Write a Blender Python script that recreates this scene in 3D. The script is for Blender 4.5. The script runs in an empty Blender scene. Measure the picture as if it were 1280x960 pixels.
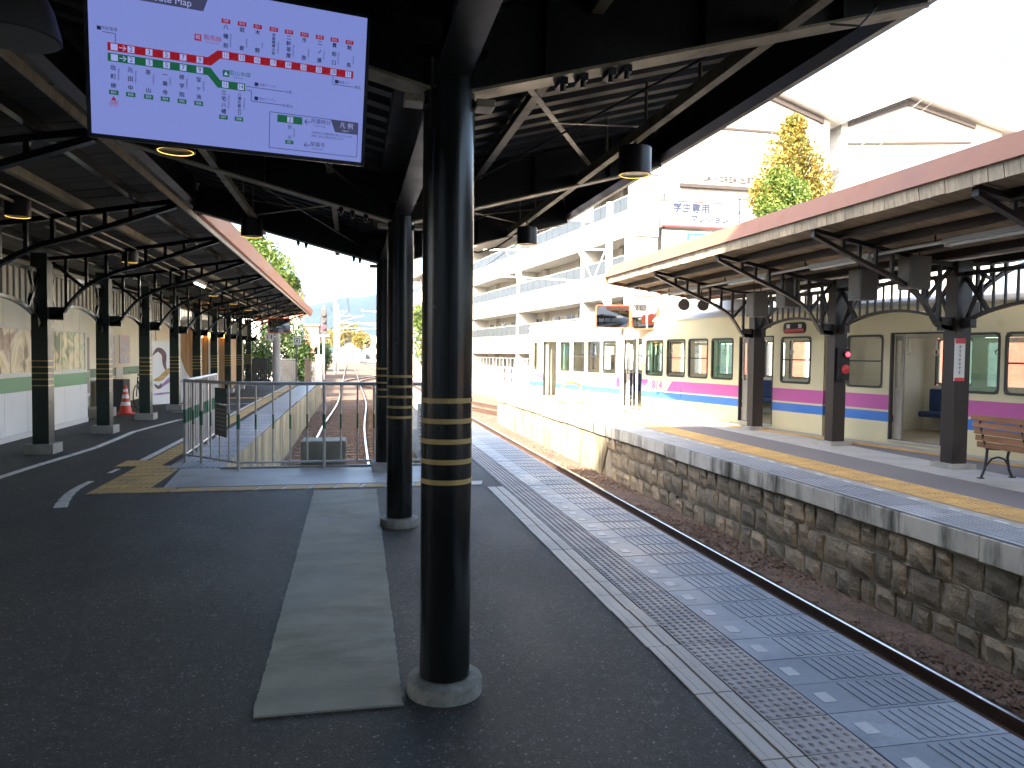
import bpy, bmesh, math, random
from mathutils import Vector, Matrix
random.seed(11)
R = math.radians
SC = bpy.context.scene
COL = SC.collection

# ------------------------------------------------------------------ camera
def cam_basis(yaw, pitch, roll):
    f = Vector((math.sin(yaw)*math.cos(pitch), math.cos(yaw)*math.cos(pitch), math.sin(pitch)))
    r = Vector((math.cos(yaw), -math.sin(yaw), 0))
    u = r.cross(f)
    c, s = math.cos(roll), math.sin(roll)
    return r*c + u*s, u*c - r*s, f
r_, u_, f_ = cam_basis(R(11.9053552), R(-2.2723891), R(0.65890146))
cd = bpy.data.cameras.new('camera'); cam = bpy.data.objects.new('camera', cd); COL.objects.link(cam)
cd.sensor_fit = 'HORIZONTAL'; cd.sensor_width = 36.0; cd.lens = 950/1280*36.0
cd.clip_start = 0.05; cd.clip_end = 9000
cam.matrix_world = Matrix(((r_.x, u_.x, -f_.x, 0), (r_.y, u_.y, -f_.y, 0), (r_.z, u_.z, -f_.z, 1.62), (0, 0, 0, 1)))
SC.camera = cam

# ------------------------------------------------------------------ sky, sun, exposure
SUN_TRAVEL = Vector((0.80, 1.17, -1.0)).normalized()        # direction the light travels
SUN_EL = math.asin(-SUN_TRAVEL.z); SUN_AZ = math.atan2(-SUN_TRAVEL.x, -SUN_TRAVEL.y)
wd = bpy.data.worlds.new('World'); SC.world = wd; wd.use_nodes = True
nt = wd.node_tree
sky = nt.nodes.new('ShaderNodeTexSky'); sky.sky_type = 'NISHITA'; sky.sun_disc = False
sky.sun_elevation = SUN_EL; sky.sun_rotation = SUN_AZ % (2*math.pi)
sky.air_density = 1.0; sky.dust_density = 5.0; sky.ozone_density = 0.6
bg = next(n for n in nt.nodes if n.type == 'BACKGROUND')
bg.inputs['Strength'].default_value = 0.15
nt.links.new(sky.outputs[0], bg.inputs[0])
sl = bpy.data.lights.new('sun', 'SUN'); sl.energy = 4.2; sl.angle = R(0.53); sl.color = (1.0, 0.91, 0.76)
sun = bpy.data.objects.new('sun', sl); COL.objects.link(sun)
sun.rotation_euler = SUN_TRAVEL.to_track_quat('-Z', 'Y').to_euler(); sun.location = (-30, -40, 45)
SC.view_settings.view_transform = 'Standard'; SC.view_settings.look = 'None'
SC.view_settings.gamma = 1.0; SC.view_settings.exposure = 2.85
SC.view_settings.use_curve_mapping = False
SC.cycles.max_bounces = 8; SC.cycles.diffuse_bounces = 5; SC.cycles.glossy_bounces = 4
SC.cycles.transparent_max_bounces = 16; SC.cycles.sample_clamp_indirect = 8.0

# ------------------------------------------------------------------ materials
MATS = {}
def new_mat(name):
    m = bpy.data.materials.new(name); m.use_nodes = True
    n = m.node_tree.nodes; b = next(x for x in n if x.type == 'BSDF_PRINCIPLED')
    return m, m.node_tree, b
def ramp(ntree, fac, stops):
    r = ntree.nodes.new('ShaderNodeValToRGB')
    while len(r.color_ramp.elements) < len(stops): r.color_ramp.elements.new(0.5)
    for e, (p, c) in zip(r.color_ramp.elements, stops):
        e.position = p; e.color = (*c, 1) if len(c) == 3 else c
    ntree.links.new(fac, r.inputs[0]); return r.outputs[0]
def noise(ntree, vec, scale, detail=5, rough=0.6):
    t = ntree.nodes.new('ShaderNodeTexNoise'); t.inputs['Scale'].default_value = scale
    t.inputs['Detail'].default_value = detail; t.inputs['Roughness'].default_value = rough
    ntree.links.new(vec, t.inputs['Vector']); return t.outputs['Fac']
def mixc(ntree, fac, a, b, mode='MIX'):
    mx = ntree.nodes.new('ShaderNodeMix'); mx.data_type = 'RGBA'; mx.blend_type = mode
    for s, v in ((mx.inputs[0], fac), (mx.inputs[6], a), (mx.inputs[7], b)):
        if hasattr(v, 'is_output'): ntree.links.new(v, s)
        elif isinstance(v, (int, float)): s.default_value = v
        else: s.default_value = (*v, 1)
    return mx.outputs[2]
def mapped(ntree, scale=(1, 1, 1), rot=(0, 0, 0), src='pos'):
    if src == 'pos': o = ntree.nodes.new('ShaderNodeNewGeometry').outputs['Position']
    else: o = ntree.nodes.new('ShaderNodeTexCoord').outputs['Object']
    mp = ntree.nodes.new('ShaderNodeMapping'); mp.inputs['Scale'].default_value = scale
    mp.inputs['Rotation'].default_value = rot
    ntree.links.new(o, mp.inputs[0]); return mp.outputs[0]
def bump(ntree, b, h, strength=0.3, dist=0.01):
    bp = ntree.nodes.new('ShaderNodeBump'); bp.inputs['Strength'].default_value = strength
    bp.inputs['Distance'].default_value = dist
    ntree.links.new(h, bp.inputs['Height']); ntree.links.new(bp.outputs[0], b.inputs['Normal'])
def mat(name, col, rough=0.6, var=0.25, vscale=3.0, fine=0.15, fscale=60.0, bmp=0.15, bscale=80.0, bdist=0.004,
        metal=0.0, spec=0.5, stretch=(1, 1, 1), stain=None, sscale=1.0, sstretch=(1, 1, 1), sramp=(0.48, 0.72), rnd=0.0, rvar=0.1, src='pos', coat=0.0):
    """one surface: base colour with broad and fine variation, optional stains, relief and uneven gloss"""
    m, t, b = new_mat(name)
    v = mapped(t, stretch, src=src)
    n1 = noise(t, v, vscale); n2 = noise(t, v, fscale, 3)
    lo = tuple(max(0, c*(1-var)) for c in col); hi = tuple(min(1, c*(1+var)) for c in col)
    c = ramp(t, n1, [(0.3, lo), (0.7, hi)])
    f = ramp(t, n2, [(0.3, (1-fine,)*3), (0.7, (1+fine,)*3 if fine < 0.01 else (1.0,)*3)])
    c = mixc(t, 1.0, c, f, 'MULTIPLY')
    if rnd:
        oi = t.nodes.new('ShaderNodeObjectInfo')
        rr = ramp(t, oi.outputs['Random'], [(0, (1-rnd,)*3), (1, (1.0, 1.0-rnd*.1, 1-rnd*.2))])
        c = mixc(t, 1.0, c, rr, 'MULTIPLY')
    if stain:
        sv = mapped(t, sstretch, src=src); s = noise(t, sv, sscale, 6, 0.65)
        sf = ramp(t, s, [(sramp[0], (0, 0, 0)), (sramp[1], (1, 1, 1))])
        c = mixc(t, sf, c, stain)
    t.links.new(c, b.inputs['Base Color'])
    rr = t.nodes.new('ShaderNodeMapRange'); t.links.new(n1, rr.inputs[0])
    rr.inputs[1].default_value = 0.3; rr.inputs[2].default_value = 0.7
    rr.inputs[3].default_value = max(0.02, rough-rvar); rr.inputs[4].default_value = min(1, rough+rvar)
    t.links.new(rr.outputs[0], b.inputs['Roughness'])
    b.inputs['Metallic'].default_value = metal; b.inputs['Specular IOR Level'].default_value = spec
    b.inputs['Coat Weight'].default_value = coat
    if bmp: bump(t, b, noise(t, v, bscale, 4), bmp, bdist)
    MATS[name] = m; return m
def emit(name, col, strength):
    m, t, b = new_mat(name); b.inputs['Base Color'].default_value = (0.02, 0.02, 0.02, 1)
    b.inputs['Roughness'].default_value = 0.25
    b.inputs['Emission Color'].default_value = (*col, 1); b.inputs['Emission Strength'].default_value = strength
    MATS[name] = m; return m
def glass(name, tint, gloss=0.12, rough=0.02):
    m, t, b = new_mat(name); t.nodes.remove(b)
    out = next(x for x in t.nodes if x.type == 'OUTPUT_MATERIAL')
    tr = t.nodes.new('ShaderNodeBsdfTransparent'); tr.inputs[0].default_value = (*tint, 1)
    gl = t.nodes.new('ShaderNodeBsdfGlossy'); gl.inputs['Roughness'].default_value = rough
    fr = t.nodes.new('ShaderNodeLayerWeight'); fr.inputs['Blend'].default_value = 0.5
    pw = t.nodes.new('ShaderNodeMath'); pw.operation = 'POWER'; pw.inputs[1].default_value = 4.0; t.links.new(fr.outputs['Facing'], pw.inputs[0])
    ad = t.nodes.new('ShaderNodeMath'); ad.operation = 'MULTIPLY_ADD'; ad.inputs[1].default_value = 0.6; ad.inputs[2].default_value = gloss*0.3
    t.links.new(pw.outputs[0], ad.inputs[0])
    mx = t.nodes.new('ShaderNodeMixShader'); t.links.new(ad.outputs[0], mx.inputs[0])
    t.links.new(tr.outputs[0], mx.inputs[1]); t.links.new(gl.outputs[0], mx.inputs[2])
    t.links.new(mx.outputs[0], out.inputs[0]); MATS[name] = m; return m

def asphalt(name, col, speck):
    m, t, b = new_mat(name); v = mapped(t)
    vo = t.nodes.new('ShaderNodeTexVoronoi'); vo.inputs['Scale'].default_value = 115; t.links.new(v, vo.inputs['Vector'])
    agg = ramp(t, vo.outputs['Color'], [(0.0, tuple(c*0.35 for c in col)), (0.66, col), (0.86, tuple(c*1.9 for c in col)), (1.0, speck)])
    n1 = noise(t, v, 0.7, 6, 0.6); n3 = noise(t, mapped(t, (1, 0.35, 1)), 2.3, 5)
    br = ramp(t, n1, [(0.3, (0.55, 0.54, 0.53)), (0.7, (1.25, 1.23, 1.2))])
    c = mixc(t, 1.0, agg, br, 'MULTIPLY')
    c = mixc(t, 1.0, c, ramp(t, noise(t, v, 16, 4, .7), [(0.35, (0.62, 0.62, 0.62)), (0.65, (1.2, 1.2, 1.2))]), 'MULTIPLY')
    c = mixc(t, ramp(t, n3, [(0.55, (0, 0, 0)), (0.75, (0.45, 0.45, 0.45))]), c, tuple(x*1.7 for x in col))
    vc = t.nodes.new('ShaderNodeTexVoronoi'); vc.feature = 'DISTANCE_TO_EDGE'; vc.inputs['Scale'].default_value = 0.42
    wv = t.nodes.new('ShaderNodeTexNoise'); wv.inputs['Scale'].default_value = 3.0; t.links.new(v, wv.inputs['Vector'])
    va = t.nodes.new('ShaderNodeMix'); va.data_type = 'VECTOR'; va.inputs[0].default_value = 0.10; t.links.new(v, va.inputs[4]); t.links.new(wv.outputs['Color'], va.inputs[5]); t.links.new(va.outputs[1], vc.inputs['Vector'])
    c = mixc(t, ramp(t, vc.outputs['Distance'], [(0.0, (.6, .6, .6)), (0.006, (0, 0, 0))]), c, tuple(x*.35 for x in col))
    # pale trodden spots of old chewing gum
    v2 = t.nodes.new('ShaderNodeTexVoronoi'); v2.inputs['Scale'].default_value = 1.9; t.links.new(v, v2.inputs['Vector'])
    gum = ramp(t, v2.outputs['Distance'], [(0.030, (0.5, 0.5, 0.5)), (0.052, (0, 0, 0))])
    c = mixc(t, gum, c, (0.14, 0.14, 0.135))
    t.links.new(c, b.inputs['Base Color'])
    rr = t.nodes.new('ShaderNodeMapRange'); t.links.new(n3, rr.inputs[0])
    rr.inputs[3].default_value = 0.48; rr.inputs[4].default_value = 0.78; b.inputs['Specular IOR Level'].default_value = 0.42
    t.links.new(rr.outputs[0], b.inputs['Roughness'])
    bump(t, b, noise(t, v, 95, 4, .75), 0.9, 0.011); MATS[name] = m

asphalt('asphalt', (0.041, 0.0415, 0.040), (0.36, 0.36, 0.36))
mat('asphalt_pale', (0.17, 0.165, 0.175), 0.8, 0.15, 1.2, 0.3, 160, 0.3, 160)
mat('concrete', (0.33, 0.32, 0.29), 0.75, 0.22, 2.5, 0.2, 120, 0.25, 150, stain=(0.16, 0.155, 0.14), sscale=1.6)
mat('concrete_slab', (0.35, 0.335, 0.262), 0.7, 0.22, 1.6, 0.35, 170, 0.3, 200, stain=(0.17, 0.165, 0.13), sscale=3.2, sstretch=(.7, 1.6, 1), sramp=(.42, .75))
mat('concrete_apron', (0.40, 0.41, 0.41), 0.5, 0.12, 1.5, 0.1, 90, 0.1, 120, stain=(0.25, 0.26, 0.26), sscale=2.0)
mat('coping', (0.55, 0.53, 0.46), 0.75, 0.18, 2, 0.2, 90, 0.25, 120, stain=(0.06, 0.06, 0.045), sscale=3.6, sstretch=(1, 1, 0.16), sramp=(0.45, 0.66))
mat('wall_render', (0.44, 0.38, 0.23), 0.85, 0.3, 1.3, 0.25, 70, 0.4, 50, bdist=.012, stain=(0.13, 0.11, 0.07), sscale=2.2, sstretch=(1, 1, 0.16), sramp=(0.46, 0.66))
mat('white_patch', (0.62, 0.60, 0.54), 0.85, 0.15, 3, .1)
mat('mortar', (0.34, 0.30, 0.22), 0.95, 0.3, 4, 0.3, 60, 0.5, 60, bdist=.01)
mat('stone', (0.40, 0.335, 0.23), 0.85, 0.4, 6, 0.3, 45, 0.7, 26, bdist=.02, rnd=0.5, stain=(0.10, 0.09, 0.07), sscale=3.0)
mat('ballast', (0.15, 0.098, 0.066), 0.95, 0.4, 3, 0.5, 24, 0.9, 22, bdist=.03)
mat('ballast_stone', (0.165, 0.11, 0.077), 0.9, 0.45, 9, 0.3, 50, 0)
mat('ground_far', (0.24, 0.17, 0.11), 0.95, 0.3, .6, 0.4, 8, 0.5, 6, bdist=.05)
mat('rail_side', (0.10, 0.055, 0.035), 0.8, 0.3, 6, .3)
mat('rail_top', (0.62, 0.62, 0.63), 0.16, 0.06, 12, 0.05, 80, 0, metal=1.0, rvar=.05)
mat('sleeper', (0.17, 0.105, 0.065), 0.9, 0.3, 4, 0.4, 40, 0.5, 40, stretch=(3, 1, 1))
mat('tile_grey', (0.34, 0.375, 0.42), 0.40, 0.15, 2, 0.15, 60, 0.08, 150, rnd=0.30, stain=(0.18, 0.20, 0.225), sscale=3.5)
mat('tile_dot', (0.42, 0.37, 0.345), 0.42, 0.14, 3, 0.15, 60, 0.08, 150, rnd=0.30, stain=(0.21, 0.18, 0.17), sscale=5)
mat('tile_pale', (0.50, 0.44, 0.38), 0.5, 0.1, 3, 0.1, 60, 0.08, 120, rnd=0.14)
mat('tile_groove', (0.20, 0.13, 0.065), 0.7, 0.2, 8)
mat('tile_yellow', (0.58, 0.385, 0.145), 0.6, 0.2, 4, 0.15, 60, 0.1, 120, rnd=0.2, stain=(0.34, 0.25, 0.13), sscale=2.5)
mat('paint_white', (0.72, 0.70, 0.65), 0.6, 0.12, 4, 0.3, 70, 0.1, 100, stain=(0.22, 0.215, 0.2), sscale=9, sramp=(.52, .7))
mat('reflector', (0.52, 0.52, 0.51), 0.45, 0.1, 6)
mat('black_paint', (0.007, 0.0085, 0.0075), 0.20, 0.3, 3, 0.1, 60, 0.05, 30, spec=0.4, rvar=.07, stain=(0.035, 0.033, 0.028), sscale=14, sramp=(.66, .76))
mat('beam_paint', (0.006, 0.0065, 0.006), 0.36, 0.3, 3, 0.2, 40, 0.06, 30, rvar=.1, stain=(0.022, 0.02, 0.016), sscale=4, sramp=(.55, .75))
mat('lit_steel', (0.30, 0.25, 0.155), 0.45, 0.3, 5, 0.3, 40, 0.1, 40, stain=(0.05, 0.045, 0.035), sscale=5)  # dark steel; light bounced up from the platform is painted in as cream
mat('deck_metal', (0.016, 0.016, 0.015), 0.5, 0.25, 2, 0.2, 30, 0.05, 30, stain=(0.028, 0.027, 0.023), sscale=3)
mat('gold_paint', (0.46, 0.32, 0.10), 0.42, 0.15, 8)
mat('dark_green', (0.010, 0.022, 0.016), 0.34, 0.25, 3, .1, rvar=.08)
mat('brown_steel', (0.019, 0.013, 0.010), 0.42, 0.3, 4, 0.2, 40, 0.08, 40)
mat('lit_bar', (0.30, 0.29, 0.23), 0.5, 0.15, 6)  # pale sheen of light on the dark bars, painted as cream colour
mat('ceiling_dark', (0.034, 0.031, 0.026), 0.6, 0.35, 2.5, 0.3, 40, 0.2, 40, stretch=(1, 4, 1), rnd=0.45)
mat('ceiling_wood', (0.42, 0.32, 0.20), 0.75, 0.3, 2.5, 0.3, 40, 0.25, 40, stretch=(1, 6, 1), rnd=0.35)
mat('fascia_wood', (0.50, 0.42, 0.30), 0.8, 0.3, 4, 0.3, 50, 0.3, 50, stretch=(1, 5, 1), rnd=0.35)
mat('fascia_brown', (0.26, 0.118, 0.06), 0.5, 0.15, 1.2, 0.1, 40, 0.05, 40, stain=(0.20, 0.09, 0.048), sscale=1.2)
mat('fascia_salmon', (0.42, 0.165, 0.10), 0.55, 0.15, 1.2, 0.1, 40, 0.05)
mat('steel_rail', (0.55, 0.54, 0.51), 0.38, 0.1, 8, 0.1, 60, 0.03, metal=0.35)
mat('green_band', (0.03, 0.17, 0.10), 0.4, 0.1, 6)
mat('panel_white', (0.84, 0.84, 0.80), 0.5, 0.06, 1.2, 0.05, 40, 0.03, rnd=.06)
mat('panel_cream', (0.84, 0.79, 0.62), 0.6, 0.07, 1.2, 0.05, 40, 0.03)
mat('stripe_green', (0.19, 0.40, 0.20), 0.5, 0.06, 3)
mat('frame_white', (0.74, 0.74, 0.70), 0.45, 0.05, 3)
mat('wood_red', (0.36, 0.17, 0.075), 0.5, 0.3, 5, 0.3, 50, 0.15, 40, stretch=(3, .3, 3), rnd=.3)
mat('cast_iron', (0.018, 0.019, 0.026), 0.45, 0.2, 8)
mat('orange_paint', (0.50, 0.09, 0.025), 0.45, 0.12, 6)
mat('cone_red', (0.66, 0.055, 0.03), 0.45, 0.1, 6)
mat('cone_white', (0.82, 0.82, 0.80), 0.4, 0.05, 6)
mat('train_cream', (0.70, 0.64, 0.40), 0.34, 0.03, 1.0, 0.02, 30, 0.015, coat=.15)
mat('train_pink', (0.56, 0.13, 0.38), 0.34, 0.03, 1.0, .02, bmp=.015, coat=.15)
mat('train_blue', (0.06, 0.21, 0.62), 0.34, 0.03, 1.0, .02, bmp=.015, coat=.15)
mat('train_roof', (0.50, 0.50, 0.48), 0.6, 0.12, 1.5, .1)
mat('train_dark', (0.045, 0.044, 0.04), 0.5, 0.2, 3)
mat('train_grey', (0.36, 0.35, 0.31), 0.5, 0.1, 3)
mat('train_inside', (0.60, 0.57, 0.47), 0.6, 0.06, 2)
mat('train_floor', (0.30, 0.24, 0.16), 0.5, 0.12, 4)
mat('seat_blue', (0.02, 0.045, 0.13), 0.9, 0.2, 20)
mat('rubber', (0.02, 0.02, 0.02), 0.6, 0.2, 5)
mat('black_plastic', (0.012, 0.012, 0.013), 0.35, 0.15, 5)
mat('speaker_grey', (0.17, 0.155, 0.13), 0.55, 0.12, 5)
mat('fixture', (0.60, 0.60, 0.56), 0.4, 0.06, 5)
mat('sign_board', (0.36, 0.36, 0.35), 0.5, 0.04, 2)
mat('apt_white', (0.42, 0.41, 0.38), 0.8, 0.04, .5, 0.05, 20, 0.1, 20)
mat('apt_grey', (0.36, 0.33, 0.27), 0.8, 0.08, .8, 0.05, 20, 0.1, 20)
mat('apt_rail', (0.055, 0.063, 0.07), 0.35, 0.06, 2)
mat('apt_trim', (0.04, 0.031, 0.028), 0.6, 0.1, 2)
mat('apt_roof', (0.55, 0.53, 0.5), 0.7, 0.1, 1)
mat('apt_window', (0.10, 0.11, 0.12), 0.12, 0.15, 1)
mat('sign_text', (0.022, 0.028, 0.06), 0.5, 0.05, 3)
mat('sign_blue', (0.02, 0.09, 0.30), 0.5, 0.05, 3)
mat('sign_red', (0.62, 0.05, 0.06), 0.5, 0.05, 3)
mat('ink', (0.03, 0.03, 0.035), 0.6, 0.1, 3)
mat('bark', (0.13, 0.10, 0.07), 0.9, 0.3, 8, 0.3, 40, 0.5, 30)
mat('bark_pale', (0.42, 0.39, 0.34), 0.9, 0.25, 8, 0.3, 40, 0.5, 30)
mat('pole_concrete', (0.42, 0.41, 0.38), 0.8, 0.12, 2, .1)
mat('galvanised', (0.46, 0.47, 0.48), 0.45, 0.12, 4, .1, metal=.6)
mat('wire', (0.03, 0.03, 0.03), 0.5, 0.1, 3)
mat('fence_dark', (0.05, 0.05, 0.05), 0.6, 0.2, 3)
mat('fence_beige', (0.42, 0.38, 0.31), 0.7, 0.12, 3)
mat('house_wall', (0.62, 0.58, 0.50), 0.8, 0.08, 1)
mat('house_white', (0.74, 0.73, 0.70), 0.8, 0.05, 1)
mat('house_red', (0.42, 0.14, 0.10), 0.8, 0.15, 1.5)
mat('house_roof', (0.17, 0.16, 0.16), 0.7, 0.15, 1.5)
mat('timber_tan', (0.46, 0.28, 0.13), 0.6, 0.2, 2, .15, 40, .1, 40, stretch=(4, 4, .3))
mat('mountain', (0.016, 0.024, 0.022), 0.95, 0.3, .01, 0.3, .05, 0)
mat('station_wall', (0.42, 0.40, 0.36), 0.8, 0.08, .5)
glass('glass_clear', (0.93, 0.95, 0.93))
glass('glass_green', (0.72, 0.90, 0.84), .2)
m_, t_, b_ = new_mat('mirror_face'); b_.inputs['Metallic'].default_value = 1.0; b_.inputs['Roughness'].default_value = 0.04
b_.inputs['Base Color'].default_value = (0.72, 0.73, 0.74, 1); MATS['mirror_face'] = m_
emit('lamp_glow', (1.0, 0.58, 0.10), 0.75)
emit('lamp_core', (1.0, 0.55, 0.10), 0.35)
emit('lamp_orange', (1.0, 0.42, 0.08), 2.0)
emit('car_light', (1.0, 0.97, 0.88), 0.9)
emit('tube_lit', (1.0, 0.98, 0.88), 3.0)
emit('signal_red', (1.0, 0.03, 0.05), 1.3)
emit('screen_blue', (0.30, 0.375, 0.94), 0.088)
emit('screen_white', (0.42, 0.48, 0.95), 0.105)
emit('screen_red', (0.58, 0.010, 0.03), 0.060)
emit('screen_green', (0.012, 0.17, 0.075), 0.075)
emit('screen_dark', (0.035, 0.04, 0.09), 0.17)
emit('screen_ink', (0.02, 0.022, 0.10), 0.07)

def leaf_mat(name, c1, c2, c3):
    m, t, b = new_mat(name)
    n = noise(t, mapped(t), 1.7, 4); n2 = noise(t, mapped(t), 14, 2)
    c = ramp(t, n, [(0.32, c1), (0.5, c2), (0.68, c3)])
    c = mixc(t, 1.0, c, ramp(t, n2, [(0.3, (.65, .65, .65)), (0.7, (1.1, 1.1, 1.1))]), 'MULTIPLY')
    t.links.new(c, b.inputs['Base Color']); b.inputs['Roughness'].default_value = 0.6
    b.inputs['Transmission Weight'].default_value = 0.0
    tl = t.nodes.new('ShaderNodeBsdfTranslucent'); t.links.new(c, tl.inputs[0])
    mx = t.nodes.new('ShaderNodeMixShader'); mx.inputs[0].default_value = 0.35
    out = next(x for x in t.nodes if x.type == 'OUTPUT_MATERIAL')
    t.links.new(b.outputs[0], mx.inputs[1]); t.links.new(tl.outputs[0], mx.inputs[2]); t.links.new(mx.outputs[0], out.inputs[0])
    MATS[name] = m
leaf_mat('leaf_green', (0.030, 0.065, 0.018), (0.055, 0.11, 0.025), (0.10, 0.15, 0.035))
leaf_mat('leaf_yellow', (0.12, 0.15, 0.02), (0.24, 0.19, 0.03), (0.34, 0.20, 0.04))
leaf_mat('leaf_lime', (0.07, 0.13, 0.02), (0.12, 0.19, 0.03), (0.20, 0.23, 0.04))

def perforated():
    m, t, b = new_mat('perforated'); v = mapped(t, (1, 1, 1), src='obj')
    vo = t.nodes.new('ShaderNodeTexVoronoi'); vo.inputs['Scale'].default_value = 42; vo.inputs['Randomness'].default_value = 0.0
    t.links.new(v, vo.inputs['Vector'])
    c = ramp(t, vo.outputs['Distance'], [(0.30, (0.02, 0.019, 0.017)), (0.42, (0.15, 0.135, 0.11))])
    t.links.new(c, b.inputs['Base Color']); b.inputs['Roughness'].default_value = 0.5; MATS['perforated'] = m
perforated()
def artwork(name, cols, sc, seed):
    m, t, b = new_mat(name); v = mapped(t, (1, sc*1.0, sc*.8))
    n = noise(t, v, 2.2, 5, 0.62); n2 = t.nodes.new('ShaderNodeTexNoise'); n2.inputs['Scale'].default_value = 2.0; n2.inputs['Detail'].default_value = 1.5
    n2.inputs['Distortion'].default_value = 0.7; t.links.new(v, n2.inputs['Vector'])
    k = len(cols)
    c = ramp(t, n2.outputs['Fac'], [(0.34+0.32*i/(k-1), cc) for i, cc in enumerate(cols)])
    c = mixc(t, ramp(t, n, [(0.5, (0, 0, 0)), (0.62, (.5, .5, .5))]), c, cols[seed % k])
    t.links.new(c, b.inputs['Base Color']); b.inputs['Roughness'].default_value = 0.35; MATS[name] = m
artwork('art_gold', [(0.10, 0.04, 0.02), (0.60, 0.48, 0.22), (0.72, 0.62, 0.40), (0.52, 0.36, 0.10), (0.70, 0.60, 0.40), (0.22, 0.10, 0.05)], 1.0, 2)
artwork('art_forest', [(0.05, 0.12, 0.03), (0.62, 0.50, 0.24), (0.72, 0.62, 0.38), (0.16, 0.30, 0.08), (0.68, 0.56, 0.30), (0.16, 0.06, 0.02)], 1.2, 2)
artwork('art_pink', [(0.50, 0.12, 0.18), (0.62, 0.55, 0.58), (0.16, 0.26, 0.48), (0.50, 0.44, 0.25)], 4, 1)

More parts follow.
